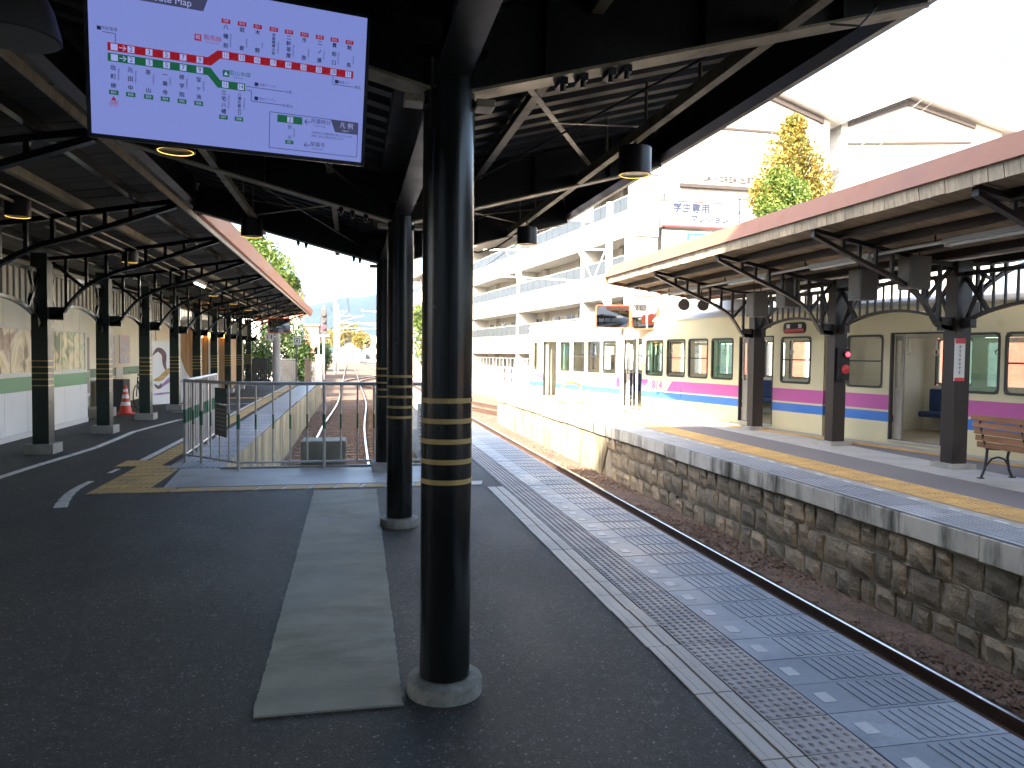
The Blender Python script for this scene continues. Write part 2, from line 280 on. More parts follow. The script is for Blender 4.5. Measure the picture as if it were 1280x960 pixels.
# ------------------------------------------------------------------ mesh helpers
class MB:
    def __init__(s): s.v = []; s.f = []; s.m = []
    def add(s, vs, fs, mi=0):
        k = len(s.v); s.v += [tuple(p) for p in vs]
        for f in fs: s.f.append(tuple(i+k for i in f)); s.m.append(mi)
    def box(s, x0, x1, y0, y1, z0, z1, mi=0):
        s.add([(x0, y0, z0), (x1, y0, z0), (x1, y1, z0), (x0, y1, z0), (x0, y0, z1), (x1, y0, z1), (x1, y1, z1), (x0, y1, z1)],
              [(0, 3, 2, 1), (4, 5, 6, 7), (0, 1, 5, 4), (1, 2, 6, 5), (2, 3, 7, 6), (3, 0, 4, 7)], mi); return s
    def bar(s, p, q, w, h, up=(0, 0, 1), mi=0):
        p = Vector(p); q = Vector(q); d = (q-p).normalized(); up = Vector(up)
        x = d.cross(up).normalized(); u = x.cross(d).normalized()
        vs = []
        for c in (p, q):
            for a, b in ((-1, -1), (1, -1), (1, 1), (-1, 1)): vs.append(c + x*(a*w/2) + u*(b*h/2))
        s.add(vs, [(0, 1, 2, 3), (7, 6, 5, 4), (0, 4, 5, 1), (1, 5, 6, 2), (2, 6, 7, 3), (3, 7, 4, 0)], mi); return s
    def tube(s, p, q, r0, r1=None, n=12, mi=0, caps=True):
        r1 = r0 if r1 is None else r1
        p = Vector(p); q = Vector(q); d = (q-p).normalized()
        a = d.orthogonal().normalized(); b = d.cross(a)
        vs = [p + (a*math.cos(2*math.pi*i/n) + b*math.sin(2*math.pi*i/n))*r0 for i in range(n)]
        vs += [q + (a*math.cos(2*math.pi*i/n) + b*math.sin(2*math.pi*i/n))*r1 for i in range(n)]
        fs = [(i, (i+1) % n, n+(i+1) % n, n+i) for i in range(n)]
        if caps: fs += [tuple(range(n))[::-1], tuple(range(n, 2*n))]
        s.add(vs, fs, mi); return s
    def path(s, pts, r, n=8, mi=0, r1=None):
        pts = [Vector(p) for p in pts]; k = len(pts); rings = []
        ref = None
        for i, p in enumerate(pts):
            d = (pts[min(i+1, k-1)] - pts[max(i-1, 0)]).normalized()
            if ref is None: ref = d.orthogonal().normalized()
            a = (ref - d*ref.dot(d)).normalized(); ref = a; b = d.cross(a)
            rr = r if r1 is None else r + (r1-r)*i/(k-1)
            rings.append([p + (a*math.cos(2*math.pi*j/n) + b*math.sin(2*math.pi*j/n))*rr for j in range(n)])
        vs = [p for g in rings for p in g]
        fs = [(i*n+j, i*n+(j+1) % n, (i+1)*n+(j+1) % n, (i+1)*n+j) for i in range(k-1) for j in range(n)]
        fs += [tuple(range(n))[::-1], tuple(range((k-1)*n, k*n))]
        s.add(vs, fs, mi); return s
    def lathe(s, c, prof, n=24, mi=0):
        vs = []; k = len(prof)
        for r, z in prof:
            for j in range(n): vs.append((c[0]+r*math.cos(2*math.pi*j/n), c[1]+r*math.sin(2*math.pi*j/n), c[2]+z))
        fs = [(i*n+j, i*n+(j+1) % n, (i+1)*n+(j+1) % n, (i+1)*n+j) for i in range(k-1) for j in range(n)]
        fs += [tuple(range(n))[::-1], tuple(range((k-1)*n, k*n))]
        s.add(vs, fs, mi); return s
    def prism(s, pts, vec, mi=0):
        pts = [Vector(p) for p in pts]; vec = Vector(vec); n = len(pts)
        s.add(pts + [p+vec for p in pts], [tuple(range(n))[::-1], tuple(range(n, 2*n))] + [(i, (i+1) % n, n+(i+1) % n, n+i) for i in range(n)], mi); return s
    def strip(s, a, b, t, mi=0):
        """thick ribbon between two poly-lines a and b, thickness vector t"""
        a = [Vector(p) for p in a]; b = [Vector(p) for p in b]; t = Vector(t); n = len(a)
        vs = a + b + [p+t for p in a] + [p+t for p in b]; fs = []
        for i in range(n-1):
            fs += [(i, n+i, n+i+1, i+1), (2*n+i, 2*n+i+1, 3*n+i+1, 3*n+i), (i, i+1, 2*n+i+1, 2*n+i), (n+i, 3*n+i, 3*n+i+1, n+i+1)]
        fs += [(0, 2*n, 3*n, n), (n-1, 2*n-1, 4*n-1, 3*n-1)]
        s.add(vs, fs, mi); return s
    def mesh(s, name, mats, smooth=False):
        me = bpy.data.meshes.new(name); me.from_pydata(s.v, [], s.f)
        mats = mats if isinstance(mats, (list, tuple)) else [mats]
        for m in mats: me.materials.append(MATS[m])
        if len(mats) > 1: me.polygons.foreach_set('material_index', s.m)
        bm = bmesh.new(); bm.from_mesh(me); bmesh.ops.recalc_face_normals(bm, faces=bm.faces); bm.to_mesh(me); bm.free()
        if smooth:
            me.polygons.foreach_set('use_smooth', [True]*len(me.polygons))
            try: me.set_sharp_from_angle(angle=R(40))
            except Exception: pass
        me.update(); return me
    def obj(s, name, mats, parent=None, local=False, smooth=False, bevel=0, kind=None):
        o = put(name, s.mesh(name, mats, smooth), parent, None if not local else (0, 0, 0))
        if bevel:
            md = o.modifiers.new('bevel', 'BEVEL'); md.width = bevel; md.segments = 2; md.limit_method = 'ANGLE'
        if kind: o['kind'] = kind
        return o
def off(parent):
    v = Vector((0, 0, 0))
    while parent: v = v + parent.location; parent = parent.parent
    return v
def put(name, me, parent=None, loc=None, rz=0.0, scale=None):
    """link a mesh; loc None: the mesh is in world coordinates, else loc is local to the parent"""
    o = bpy.data.objects.new(name, me); COL.objects.link(o)
    if parent: o.parent = parent
    o.location = loc if loc is not None else -off(parent)
    o.rotation_euler = (0, 0, rz)
    if scale: o.scale = scale
    return o
def tag(o, label=None, cat=None, group=None, kind=None):
    if label: o['label'] = label
    if cat: o['category'] = cat
    if group: o['group'] = group
    if kind: o['kind'] = kind
    return o
def thing(name, label, cat, loc=(0, 0, 0), rz=0.0, group=None):
    o = bpy.data.objects.new(name, None); COL.objects.link(o); o.location = loc; o.rotation_euler = (0, 0, rz)
    o.empty_display_size = 0.3
    return tag(o, label, cat, group)
def copy_tree(o, parent=None):
    c = o.copy(); COL.objects.link(c)
    if parent: c.parent = parent
    for ch in [x for x in o.children]: copy_tree(ch, c)
    return c

FC = {}
def glyphs(txt, size):
    """flat mesh of a line of lettering, centred on the origin in XY"""
    key = (txt, round(size, 4))
    if key not in FC:
        cu = bpy.data.curves.new('t', 'FONT'); cu.body = txt; cu.size = size; cu.align_x = 'CENTER'; cu.align_y = 'CENTER'
        cu.resolution_u = 3
        ob = bpy.data.objects.new('t', cu); COL.objects.link(ob)
        dg = bpy.context.evaluated_depsgraph_get(); me = bpy.data.meshes.new_from_object(ob.evaluated_get(dg))
        FC[key] = ([tuple(v.co) for v in me.vertices], [tuple(p.vertices) for p in me.polygons])
        bpy.data.objects.remove(ob); bpy.data.meshes.remove(me); bpy.data.curves.remove(cu)
    return FC[key]
def lettering(mb, txt, size, origin, rx, up, lift=0.0, mi=0, wide=1.0, bold=0.0):
    vs, fs = glyphs(txt, size)
    o = Vector(origin); rx = Vector(rx); up = Vector(up); n = rx.cross(up)
    for k, (a, b_) in enumerate(((0, 0), (1, 0), (-1, 0), (0, 1), (0, -1)) if bold else ((0, 0),)):
        mb.add([o + rx*(x*wide+a*bold*size) + up*(y+b_*bold*size) + n*(lift+.0008*k) for x, y, z in vs], fs, mi)
def plate(mb, u0, u1, v0, v1, origin, rx, up, lift, mi=0):
    o = Vector(origin); rx = Vector(rx); up = Vector(up); n = rx.cross(up)
    mb.add([o+rx*u0+up*v0+n*lift, o+rx*u1+up*v0+n*lift, o+rx*u1+up*v1+n*lift, o+rx*u0+up*v1+n*lift], [(0, 1, 2, 3)], mi)

# ------------------------------------------------------------------ ground, tracks, platforms
g = MB(); N = 12
g.add([(-3500, -900, -1.16), (3500, -900, -1.16), (3500, 5200, -1.16), (-3500, 5200, -1.16)], [(0, 1, 2, 3)])
tag(g.obj('ground', 'ballast'), kind='structure')

def pebbles(name, x0, x1, y0, y1, n, zfun, rmin=.015, rmax=.045, mname='ballast_stone'):
    mb = MB()
    for i in range(n):
        x = random.uniform(x0, x1); y = y0 + (y1-y0)*random.random()**1.4; r = random.uniform(rmin, rmax)
        z = zfun(x, y); a = random.uniform(0, 6.28)
        e = [Vector((math.cos(a+k*2.09)*r*random.uniform(.7, 1.2), math.sin(a+k*2.09)*r*random.uniform(.7, 1.2), random.uniform(-.3, .3)*r)) for k in range(3)]
        c = Vector((x, y, z)); t = c+Vector((0, 0, r*.8)); b = c-Vector((0, 0, r*.6))
        mb.add([c+e[0], c+e[1], c+e[2], t, b], [(0, 1, 3), (1, 2, 3), (2, 0, 3), (1, 0, 4), (2, 1, 4), (0, 2, 4)])
    return tag(mb.obj(name, mname), 'loose brown track ballast stones lying between rail and platform walls', 'ballast', kind='stuff')
pebbles('ballast_gravel', 2.9, 5.68, 4.0, 22, 10000, lambda x, y: -1.150 + .03*math.sin(x*3+y))
pebbles('ballast_gravel', -1.65, 0.95, 12, 36, 9000, lambda x, y: -1.148)

def rail(parent, pts, name='rail'):
    o = None
    a = [Vector(p) for p in pts]
    foot = MB(); head = MB()
    def sect(mb, w0, w1, z0, z1, mi=0):
        L = []
        for i, p in enumerate(a):
            d = (a[min(i+1, len(a)-1)] - a[max(i-1, 0)]).normalized(); x = Vector((d.y, -d.x, 0))
            L.append((p-x*w0/2, p+x*w0/2, p-x*w1/2, p+x*w1/2))
        n = len(L); vs = []
        for l in L: vs += [l[0]+Vector((0, 0, z0)), l[1]+Vector((0, 0, z0)), l[3]+Vector((0, 0, z1)), l[2]+Vector((0, 0, z1))]
        fs = [(4*i+j, 4*i+(j+1) % 4, 4*i+4+(j+1) % 4, 4*i+4+j) for i in range(n-1) for j in range(4)]
        mb.add(vs, fs + [(0, 1, 2, 3), (4*n-4, 4*n-3, 4*n-2, 4*n-1)], mi)
    sect(foot, .13, .12, -.15, -.13); sect(foot, .018, .018, -.13, -.045); sect(foot, .062, .068, -.045, -.0125)
    sect(head, .066, .05, -.0125, 0)
    r = foot.obj(name, 'rail_side', parent); head.obj('rail_head', 'rail_top', r)
    return r
def smooth_line(ctrl, step=2.0):
    """catmull-rom through (y, x) pairs"""
    ys = [c[0] for c in ctrl]; out = []
    y = ys[0]
    while y <= ys[-1] + 1e-6:
        i = max(j for j in range(len(ctrl)-1) if ctrl[j][0] <= y + 1e-9)
        p0 = ctrl[max(i-1, 0)][1]; p1 = ctrl[i][1]; p2 = ctrl[i+1][1]; p3 = ctrl[min(i+2, len(ctrl)-1)][1]
        t = (y-ctrl[i][0])/(ctrl[i+1][0]-ctrl[i][0])
        x = .5*((2*p1)+(-p0+p2)*t+(2*p0-5*p1+4*p2-p3)*t*t+(-p0+3*p1-3*p2+p3)*t**3)
        out.append((x, y)); y += step
    return out
GA = 1.435/2
sl_me = MB().box(-1.15, 1.15, -.11, .11, -.06, .06).mesh('sleeper', 'sleeper')
def track(label, ctrl, zr=-.98, sleep=(12, 42)):
    t = thing('railway_track', label, 'railway track', (ctrl[0][1], ctrl[0][0], -1.16), group='railway tracks at the terminus')
    line = smooth_line(ctrl)
    for s in (-GA, GA): rail(t, [(x+s, y, zr) for x, y in line])
    y = sleep[0]
    while y < sleep[1]:
        x = min(line, key=lambda p: abs(p[1]-y))[0]
        put('sleeper', sl_me, t, Vector((x+random.uniform(-.05, .05), y+random.uniform(-.05, .05), zr-.222+random.uniform(-.008, .008))) - t.location, random.uniform(-.01, .01)); y += .68
    return t
track('steel rail track beside the stone platform wall, right of the tiled platform edge', [(-3, 4.065), (20, 4.065), (40, 4.14), (70, 4.25), (110, 4.2), (170, 3.6), (260, 1.0)], sleep=(3, 34))
track('railway track ending at the concrete block behind the railing', [(12.2, -.33), (26, -.30), (40, .0), (60, -.08), (110, -.25), (170, -.5), (260, -2.2)], sleep=(12.6, 46))
xo = thing('railway_track', 'crossover rails linking the two railway tracks beyond the platforms', 'railway track', (0, 66, -1.16), group='railway tracks at the terminus')
cr = smooth_line([(66, -.15), (74, .5), (86, 3.3), (98, 4.25)], 1.0)
for s in (-GA, GA): rail(xo, [(x+s, y, -.972) for x, y in cr])

# concourse with the two platforms that leave it, round the track pit
def slab(name, outline, z0, z1, top, side):
    mb = MB(); n = len(outline)
    mb.add([(x, y, z1) for x, y in outline], [tuple(range(n))], 0)
    mb.add([(x, y, z0) for x, y in outline] + [(x, y, z1) for x, y in outline], [(i, (i+1) % n, n+(i+1) % n, n+i) for i in range(n)], 1)
    return tag(mb.obj(name, [top, side]), kind='structure')
floor = slab('platform', [(-9.5, -4), (2.74, -4), (2.74, 38), (1.0, 38), (1.0, 10.95), (-1.74, 10.95), (-1.62, 42), (-9.5, 42)], -1.25, 0.0, 'asphalt', 'wall_render')

# tiles on the edge of the concourse platform: 0.30 m modules
et = MB(); et.box(.004, .676, .003, .297, .001, .012, 0)
for k in range(8):
    x = .245 + k*.052; et.box(x, x+.036, .022+.004*(k % 2), .278-.004*(k % 2), .012, .0165, 0)
et.box(.055, .125, .10, .20, .012, .0145, 1)
et_me = et.mesh('edge_tile', ['tile_grey', 'reflector'])
dt = MB(); dt.box(.003, .297, .003, .297, .001, .010)
for i in range(6):
    for j in range(6):
        dt.lathe((.0265+i*.0494, .0265+j*.0494, .010), [(.0175, 0), (.0145, .0052), (.0085, .0075)], 7)
dt_me = dt.mesh('dotted_tile', 'tile_dot', smooth=True)
lt = MB(); lt.box(.002, .100, .003, .297, .001, .009, 0); lt.box(.116, .196, .003, .297, .001, .009, 0); lt.box(.100, .116, .0, .30, .0008, .004, 1)
lt.box(.040, .050, .003, .297, .009, .0105, 0); lt.box(.145, .155, .003, .297, .009, .0105, 0)
lt_me = lt.mesh('line_tile', ['tile_pale', 'tile_groove'])
y = 0.9; k = 0
while y < 19.0:
    jz = lambda: random.uniform(-.0012, .0012)
    put('edge_tile', et_me, floor, (2.105+jz(), y, jz()), jz()*3); put('dotted_tile', dt_me, floor, (1.805+jz(), y, jz()), jz()*3)
    if y < 9.0: put('line_tile', lt_me, floor, (1.603+jz()*2, y, jz()), jz()*4)
    y += .30
MB().box(2.11, 2.78, y+.003, 37.9, .001, .012).obj('edge_strip', 'tile_grey', floor)
MB().box(1.808, 2.10, y+.003, 37.9, .001, .012).obj('dotted_strip', 'tile_dot', floor)

# bar tiles (yellow): bars run along local y
def bar_tile(m):
    b = MB(); b.box(.003, .297, .003, .297, .001, .006)
    for k in range(4): b.box(.025+k*.07, .060+k*.07, .012, .288, .006, .011)
    return b.mesh('bar_tile', m)
by_me = bar_tile('tile_yellow'); bp_me = bar_tile('tile_pale')
for i in range(2):
    for j in range(7): put('bar_tile', by_me, floor, (-2.90+.30*i, 9.20+.30*j, 0))
put('bar_tile', by_me, floor, (-2.30, 9.20, 0))
for j in range(7, 12): put('bar_tile', by_me, floor, (-2.90, 9.20+.30*j, 0))
for j in range(2): put('bar_tile', by_me, floor, (-3.20, 11.30+.30*j, 0))
for j in range(60): put('bar_tile', by_me, floor, (-2.90, 12.8+.30*j, 0))
MB().box(-2.9, -2.6, 30.9, 41, .001, .010).obj('bar_strip', 'tile_yellow', floor)
MB().box(-3.04, -2.94, 11.6, 41, .001, .005).obj('painted_line', 'paint_white', floor)
# far cross lines on the left platform
MB().box(-4.2, -1.9, 27.0, 27.6, .0012, .0085).obj('bar_strip', 'tile_yellow', floor)
# cross strip toward the tiled edge, with pale slanted joints
for k in range(12):
    x0 = -2.0 + k*.30
    t = 'tile_yellow' if k < 10 else 'tile_pale'
    b = MB(); b.prism([(x0+.03, 9.20, .001), (x0+.27, 9.20, .001), (x0+.325, 9.45, .001), (x0+.085, 9.45, .001)], (0, 0, .008)); b.obj('guide_tile', t, floor)
    b = MB(); b.prism([(x0-.02, 9.20, .001), (x0+.022, 9.20, .001), (x0+.077, 9.45, .001), (x0+.035, 9.45, .001)], (0, 0, .007)); b.obj('joint_bar', 'tile_pale', floor)
# grey ribbed edge tiles of the left platform
rt = MB(); rt.box(.004, .736, .003, .597, .001, .010)
for k in range(9): rt.box(.05+k*.076, .088+k*.076, .02, .58, .010, .015)
rt_me = rt.mesh('ribbed_tile', 'tile_grey')
for j in range(24): put('ribbed_tile', rt_me, floor, (-2.47, 11.0+.6*j, 0))
MB().box(-2.466, -1.70, 25.42, 41.6, .001, .012).obj('edge_strip', 'tile_grey', floor)

# concrete apron in front of the railing and the long concrete strip by the columns
ap = MB(); ap.prism([(-2.16, 9.50, .001), (1.0, 9.50, .001), (1.0, 10.9, .001), (-1.66, 10.9, .001), (-2.3, 11.3, .001)], (0, 0, .006)); ap.obj('concrete_apron', 'concrete_apron', floor)
L = [(-.425+random.uniform(-.004, .004), 3.45+5.6*i/160) for i in range(161)]; Rr = [(.235+.05*i/160+random.uniform(-.004, .004), 3.45+5.6*i/160) for i in range(161)]
cs = MB(); cs.strip([(x, y, .001) for x, y in L], [(x, y, .001) for x, y in Rr], (0, 0, .010)); cs.obj('concrete_strip', 'concrete_slab', floor)
cg = MB()
for k, (pl, sg) in enumerate(((L, -1), (Rr, 1))):
    cg.strip([(x+sg*.002, y, .0008) for x, y in pl], [(x+sg*random.uniform(.006, .016), y, .0008) for x, y in pl], (0, 0, .0012))
cg.obj('joint_gap', 'rubber', floor)

# painted lines on the left
def ribbon(ctrl, w, z=.0012, t=.003):
    a = []; b = []
    for i, p in enumerate(ctrl):
        d = (Vector(ctrl[min(i+1, len(ctrl)-1)]) - Vector(ctrl[max(i-1, 0)])).normalized(); n = Vector((-d.y, d.x))
        a.append((p[0]+n.x*w/2, p[1]+n.y*w/2, z)); b.append((p[0]-n.x*w/2, p[1]-n.y*w/2, z))
    return MB().strip(a, b, (0, 0, t))
ribbon([(-4.42, 8.4), (-4.38, 9.4), (-4.31, 10.5), (-4.26, 11.6), (-4.17, 12.7), (-4.12, 13.6), (-4.15, 14.8), (-4.20, 16.1), (-4.05, 17.6), (-3.92, 18.8)], .11).obj('painted_line', 'paint_white', floor)
ribbon([(-3.92, 18.85), (-3.0, 18.9)], .10).obj('painted_line', 'paint_white', floor)
ribbon([(-4.6, 21.2), (-3.05, 21.4)], .10).obj('painted_line', 'paint_white', floor)
ribbon([(-4.8, 23.6), (-3.05, 24.4)], .10).obj('painted_line', 'paint_white', floor)
arc = [(-2.90, 8.46), (-2.97, 8.72), (-3.03, 9.0), (-3.08, 9.28), (-3.115, 9.56), (-3.125, 9.85), (-3.12, 10.12), (-3.11, 10.5), (-3.10, 10.9)]
for i in range(7):
    if i == 6: continue
    a, b = Vector(arc[i]), Vector(arc[i+1]); d = (b-a)
    w = .125-.011*i
    ribbon([tuple(a+d*.03), tuple(a+d*.5), tuple(a+d*.97)], w).obj('painted_dash', 'paint_white', floor)
ribbon([(-3.10, 10.75), (-3.09, 11.1)], .06).obj('painted_dash', 'paint_white', floor)

# ------------------------------------------------------------------ right platform
AX, AY = 6.748, 28.774; DX, DY = 0.19763, -0.98028          # line of the train side, towards the camera
def on_train(s, d=0.0): return (AX + DX*s - .98028*d, AY + DY*s - .19763*d)   # d metres on the platform's side
e0 = on_train(33.6, .10); e1 = on_train(-.6, .10)
rp = slab('platform_right', [(5.74, -4), e0, e1, (5.74, 29.9)], -1.25, -.002, 'asphalt_pale', 'wall_render')
MB().box(5.74, 6.47, -4, 29.6, -.001, .0035).obj('edge_bed', 'concrete', rp)
rt2 = MB(); rt2.box(.004, .62, .003, .597, .001, .010)
for k in range(7): rt2.box(.09+k*.076, .128+k*.076, .006, .594, .010, .0150)
rt2.box(.60, .655, .22, .38, .006, .0135, 1)
rt2_me = rt2.mesh('ribbed_tile', ['tile_grey', 'reflector'])
for j in range(42): put('ribbed_tile', rt2_me, rp, (5.66, 4.2+.6*j, .003))
for i in range(2):
    for j in range(80): put('bar_tile', by_me, rp, (6.50+.30*i, 4.5+.30*j, 0))
band = MB(); band.box(8.02, 8.98, -4, 18.2, -.001, .004); band.obj('concrete_band', 'concrete_apron', rp)
# yellow tiles along the train
for j in range(60):
    s = 2.5+.30*j; x, yy = on_train(s, .78)
    put('bar_tile', by_me, rp, (x, yy, .004), math.atan2(DY, DX)+math.pi/2)
st = MB(); st.strip([(*on_train(-.4, .46), .0), (*on_train(32, .46), .0)], [(*on_train(-.4, .12), .0), (*on_train(32, .12), .0)], (0, 0, .006)); st.obj('edge_strip', 'tile_grey', rp)
# coping slabs, stones, rendered wall
y = 3.6
while y < 29.6:
    w = random.uniform(1.0, 1.35); z = random.uniform(-.004, .004)
    w = min(w, 29.8-y)
    MB().box(5.655+z, 5.80, y+.006, y+w-.006, -.235+random.uniform(-.01, .012), -.004).obj('coping_slab', 'coping', rp, bevel=.008); y += w
MB().box(5.735, 5.80, 3.4, 16.6, -1.24, -.22).obj('mortar_bed', 'mortar', rp)
stones = []
for k in range(7):
    bm = bmesh.new(); bmesh.ops.create_cube(bm, size=1.0)
    bmesh.ops.subdivide_edges(bm, edges=bm.edges, cuts=3, use_grid_fill=True)
    for v in bm.verts:
        x, yy, z = v.co
        edge = max(abs(yy), abs(z))*2
        if x < 0:
            v.co.x = -.5 + (random.uniform(.12, .26) if edge > .9 else random.uniform(-.06, .10))
        v.co.y *= random.uniform(.93, 1.03) if edge < .9 else random.uniform(.93, 1.02)
        v.co.z *= random.uniform(.93, 1.02)
    bmesh.ops.recalc_face_normals(bm, faces=bm.faces)
    me = bpy.data.meshes.new('stone'); bm.to_mesh(me); bm.free(); me.materials.append(MATS['stone'])
    stones.append(me)
zt = -.245
rows = [.30, .35, .34]
for ri, hh in enumerate(rows):
    y = 3.5 + random.uniform(0, .25)
    while y < 16.4 - ri*.25:
        w = random.uniform(.22, .48); h2 = hh*random.uniform(.92, 1.02)
        dep = random.uniform(.13, .20)
        put('stone', random.choice(stones), rp, (5.765, y+w/2, zt-hh/2+random.uniform(-.02, .02)), 0, (dep, w-.020, h2*random.uniform(.93, 1.05)-.012))
        y += w
    zt -= hh
wr = MB(); wr.strip([(5.70, 16.3, -.235), (5.70, 29.85, -.235)], [(5.70, 16.9, -1.24), (5.70, 29.85, -1.24)], (.05, 0, 0)); wr.obj('rendered_wall', 'wall_render', rp)
for k in range(13):
    y = 18 + k*.85 + random.uniform(-.3, .3); z = -.32-random.uniform(0, .2); h2 = random.uniform(.12, .42); w = random.uniform(.08, .22)
    pts = [(5.699, y+w*math.cos(a)*random.uniform(.7, 1.15), z-h2/2+h2/2*math.sin(a)*random.uniform(.8, 1.1)) for a in [i*6.283/11 for i in range(11)]]
    MB().prism(pts, (-.004, 0, 0)).obj('lime_patch', 'white_patch', rp)

# station building behind the viewer: its roof edge throws the shade that lies over the near platforms
sb = thing('station_building', 'tall pale station building behind the platforms, casting the shade over them', 'building', (-12, -12, -1.1))
zb = (16.15+4.2)/1.17
b = MB(); b.box(-42, 7.5, -22, -4.3, -1.16, zb-.5); b.obj('wall', 'station_wall', sb)
b = MB(); b.box(-42.2, 7.7, -22.2, -4.2, zb-.5, zb); b.obj('roof', 'apt_roof', sb)

# ------------------------------------------------------------------ butterfly canopy over the concourse
CX = .44; YS = [3.58, 7.15, 10.50]; YB = [-3.0] + YS
bc = thing('butterfly_canopy', 'black steel butterfly canopy on round columns with gold bands over the concourse', 'canopy', (CX, 7, 0))
mat('collar', (0.24, 0.235, 0.20), 0.7, 0.3, 6, 0.3, 120, 0.3, 120, stain=(0.09, 0.085, 0.07), sscale=7, sramp=(.45, .65))
col_me = MB().tube((0, 0, .085), (0, 0, 3.0), .120, n=40).mesh('round_column', 'black_paint', smooth=True)
band_me = MB().tube((0, 0, -.0115), (0, 0, .0115), .1212, n=40).mesh('gold_band', 'gold_paint', smooth=True)
collar_me = MB().lathe((0, 0, 0), [(.180, 0), (.180, .066), (.175, .074), (.125, .080), (.06, .081)], 48).mesh('base_collar', 'collar', smooth=True)
square_me = MB().box(-.17, .17, -.17, .17, 0, .13).mesh('base_block', 'concrete')
for i, y in enumerate(YB):
    c = put('round_column', col_me, bc, Vector((CX, y, 0)) - bc.location)
    for k in range(5): put('gold_band', band_me, c, (0, 0, 1.022+.0945*k))
    put('base_collar', collar_me, c, (0, 0, 0)) if i < 3 else put('base_block', square_me, c, (0, 0, 0))
def rx(x): return 2.80 + .268*(x-CX)           # underside of right beams
def lx(x): return 2.80 + .252*(CX-x)           # underside of left beams
XR, XL = 2.95, -1.97
for y in YB:
    for (xe, fz) in ((XR, rx), (XL, lx)):
        b = MB(); p = Vector((CX, y, fz(CX))); q = Vector((xe, y, fz(xe))); U = Vector((0, 0, 1))
        b.bar(p+U*.185, q+U*.185, .012, .355, mi=0)
        b.bar(p+U*.368, q+U*.368, .15, .014, mi=0)
        bm_ = b.obj('beam', 'beam_paint', bc)
        b = MB(); b.bar(p+U*.0, q+U*.0, .15, .014); b.obj('bottom_flange', 'lit_steel', bm_)
        # end plate, stiffeners
        for t in (.18, .5, .8):
            c = p.lerp(q, t); MB().box(c.x-.006, c.x+.006, y-.07, y+.07, c.z+.012, c.z+.355).obj('stiffener', 'beam_paint', bm_)
    b = MB(); b.box(CX-.16, CX+.16, y-.15, y+.15, 2.985, 3.04); b.obj('cap_plate', 'beam_paint', bc)
for y in YB:
    for sx in (-1, 1):
        MB().box(CX+sx*.165-.045, CX+sx*.165+.045, y-.06, y+.06, 2.765, 2.80).obj('splice_plate', 'lit_steel', bc, bevel=.006)
# valley girder between columns
for a, b_ in zip(YB[:-1], YB[1:]):
    g = MB(); g.box(CX-.075, CX+.075, a+.16, b_-.16, 2.86, 2.875); g.box(CX-.006, CX+.006, a+.14, b_-.14, 2.875, 3.15); g.obj('valley_girder', 'beam_paint', bc)
MB().prism([(CX-.20, -3.9, 3.33), (CX-.20, -3.9, 3.16), (CX+.20, -3.9, 3.16), (CX+.20, -3.9, 3.33), (CX+.18, -3.9, 3.33), (CX+.18, -3.9, 3.18), (CX-.18, -3.9, 3.18), (CX-.18, -3.9, 3.33)], (0, 14.85, 0)).obj('valley_gutter', 'beam_paint', bc)
# folded metal deck: ribs run up the slope
def deck(x0, x1, fz, name):
    b = MB(); y = -3.9; prof = []
    while y < 10.95:
        prof += [(y, .0), (y+.105, .0), (y+.145, .075), (y+.225, .075)]; y += .265
    vs = []; n = len(prof)
    for x in (x0, x1):
        for (yy, dz) in prof: vs.append((x, yy, fz(x)+.379+dz))
    b.add(vs, [(i, i+1, n+i+1, n+i) for i in range(n-1)])
    k = len(vs)
    vs2 = [(x, yy, z+.006) for x, yy, z in vs]; b.add(vs2, [(i, n+i, n+i+1, i+1) for i in range(n-1)])
    return b.obj(name, 'deck_metal', bc)
deck(CX+.02, XR+.05, rx, 'roof_deck'); deck(CX-.02, XL-.05, lx, 'roof_deck')
# purlins between the beams
for (xp, fz, sg) in ((2.12, rx, 1), (1.15, rx, 1), (-1.17, lx, -1), (-.2, lx, -1)):
    low = (abs(xp-CX) > 1.5)
    for a, b_ in zip(YB[:-1], YB[1:]):
        z = fz(xp) + (.0 if low else .27)
        g = MB(); g.box(xp-.03, xp+.03, a+.015, b_-.015, z+.0, z+.008); g.box(xp-.004, xp+.004, a+.015, b_-.015, z+.008, z+.10)
        if low:
            for t in (.25, .5, .75):
                yy = a+(b_-a)*t; g.box(xp-.005, xp+.005, yy-.02, yy+.02, z+.1, z+.38)
        g.obj('purlin', 'lit_steel', bc)
    g = MB(); g.box(xp-.03, xp+.03, 10.6, 10.93, fz(xp), fz(xp)+.008); g.obj('purlin', 'lit_steel', bc)
# wind bracing
for a, b_ in zip(YS[:-1], YS[1:]):
    for (x0, x1, fz) in ((CX+.3, 2.22, rx), (CX-.3, -1.22, lx)):
        g = MB(); g.bar((x0, a+.1, fz(x0)+.16), (x1, b_-.1, fz(x1)+.16), .04, .008); g.obj('brace', 'lit_steel', bc)
        g = MB(); g.tube((x1, a+.1, fz(x1)+.135), (x0, b_-.1, fz(x0)+.135), .009, n=6); g.obj('brace_rod', 'beam_paint', bc)
        ym = a + (b_-a)*.38; xm = x0 + (x1-x0)*.38
        g = MB(); g.bar((xm+.0, ym, fz(xm)+.12), (x1, ym+.72*(1 if fz is rx else 1), fz(x1)+.12), .025, .006); g.obj('brace', 'lit_steel', bc)
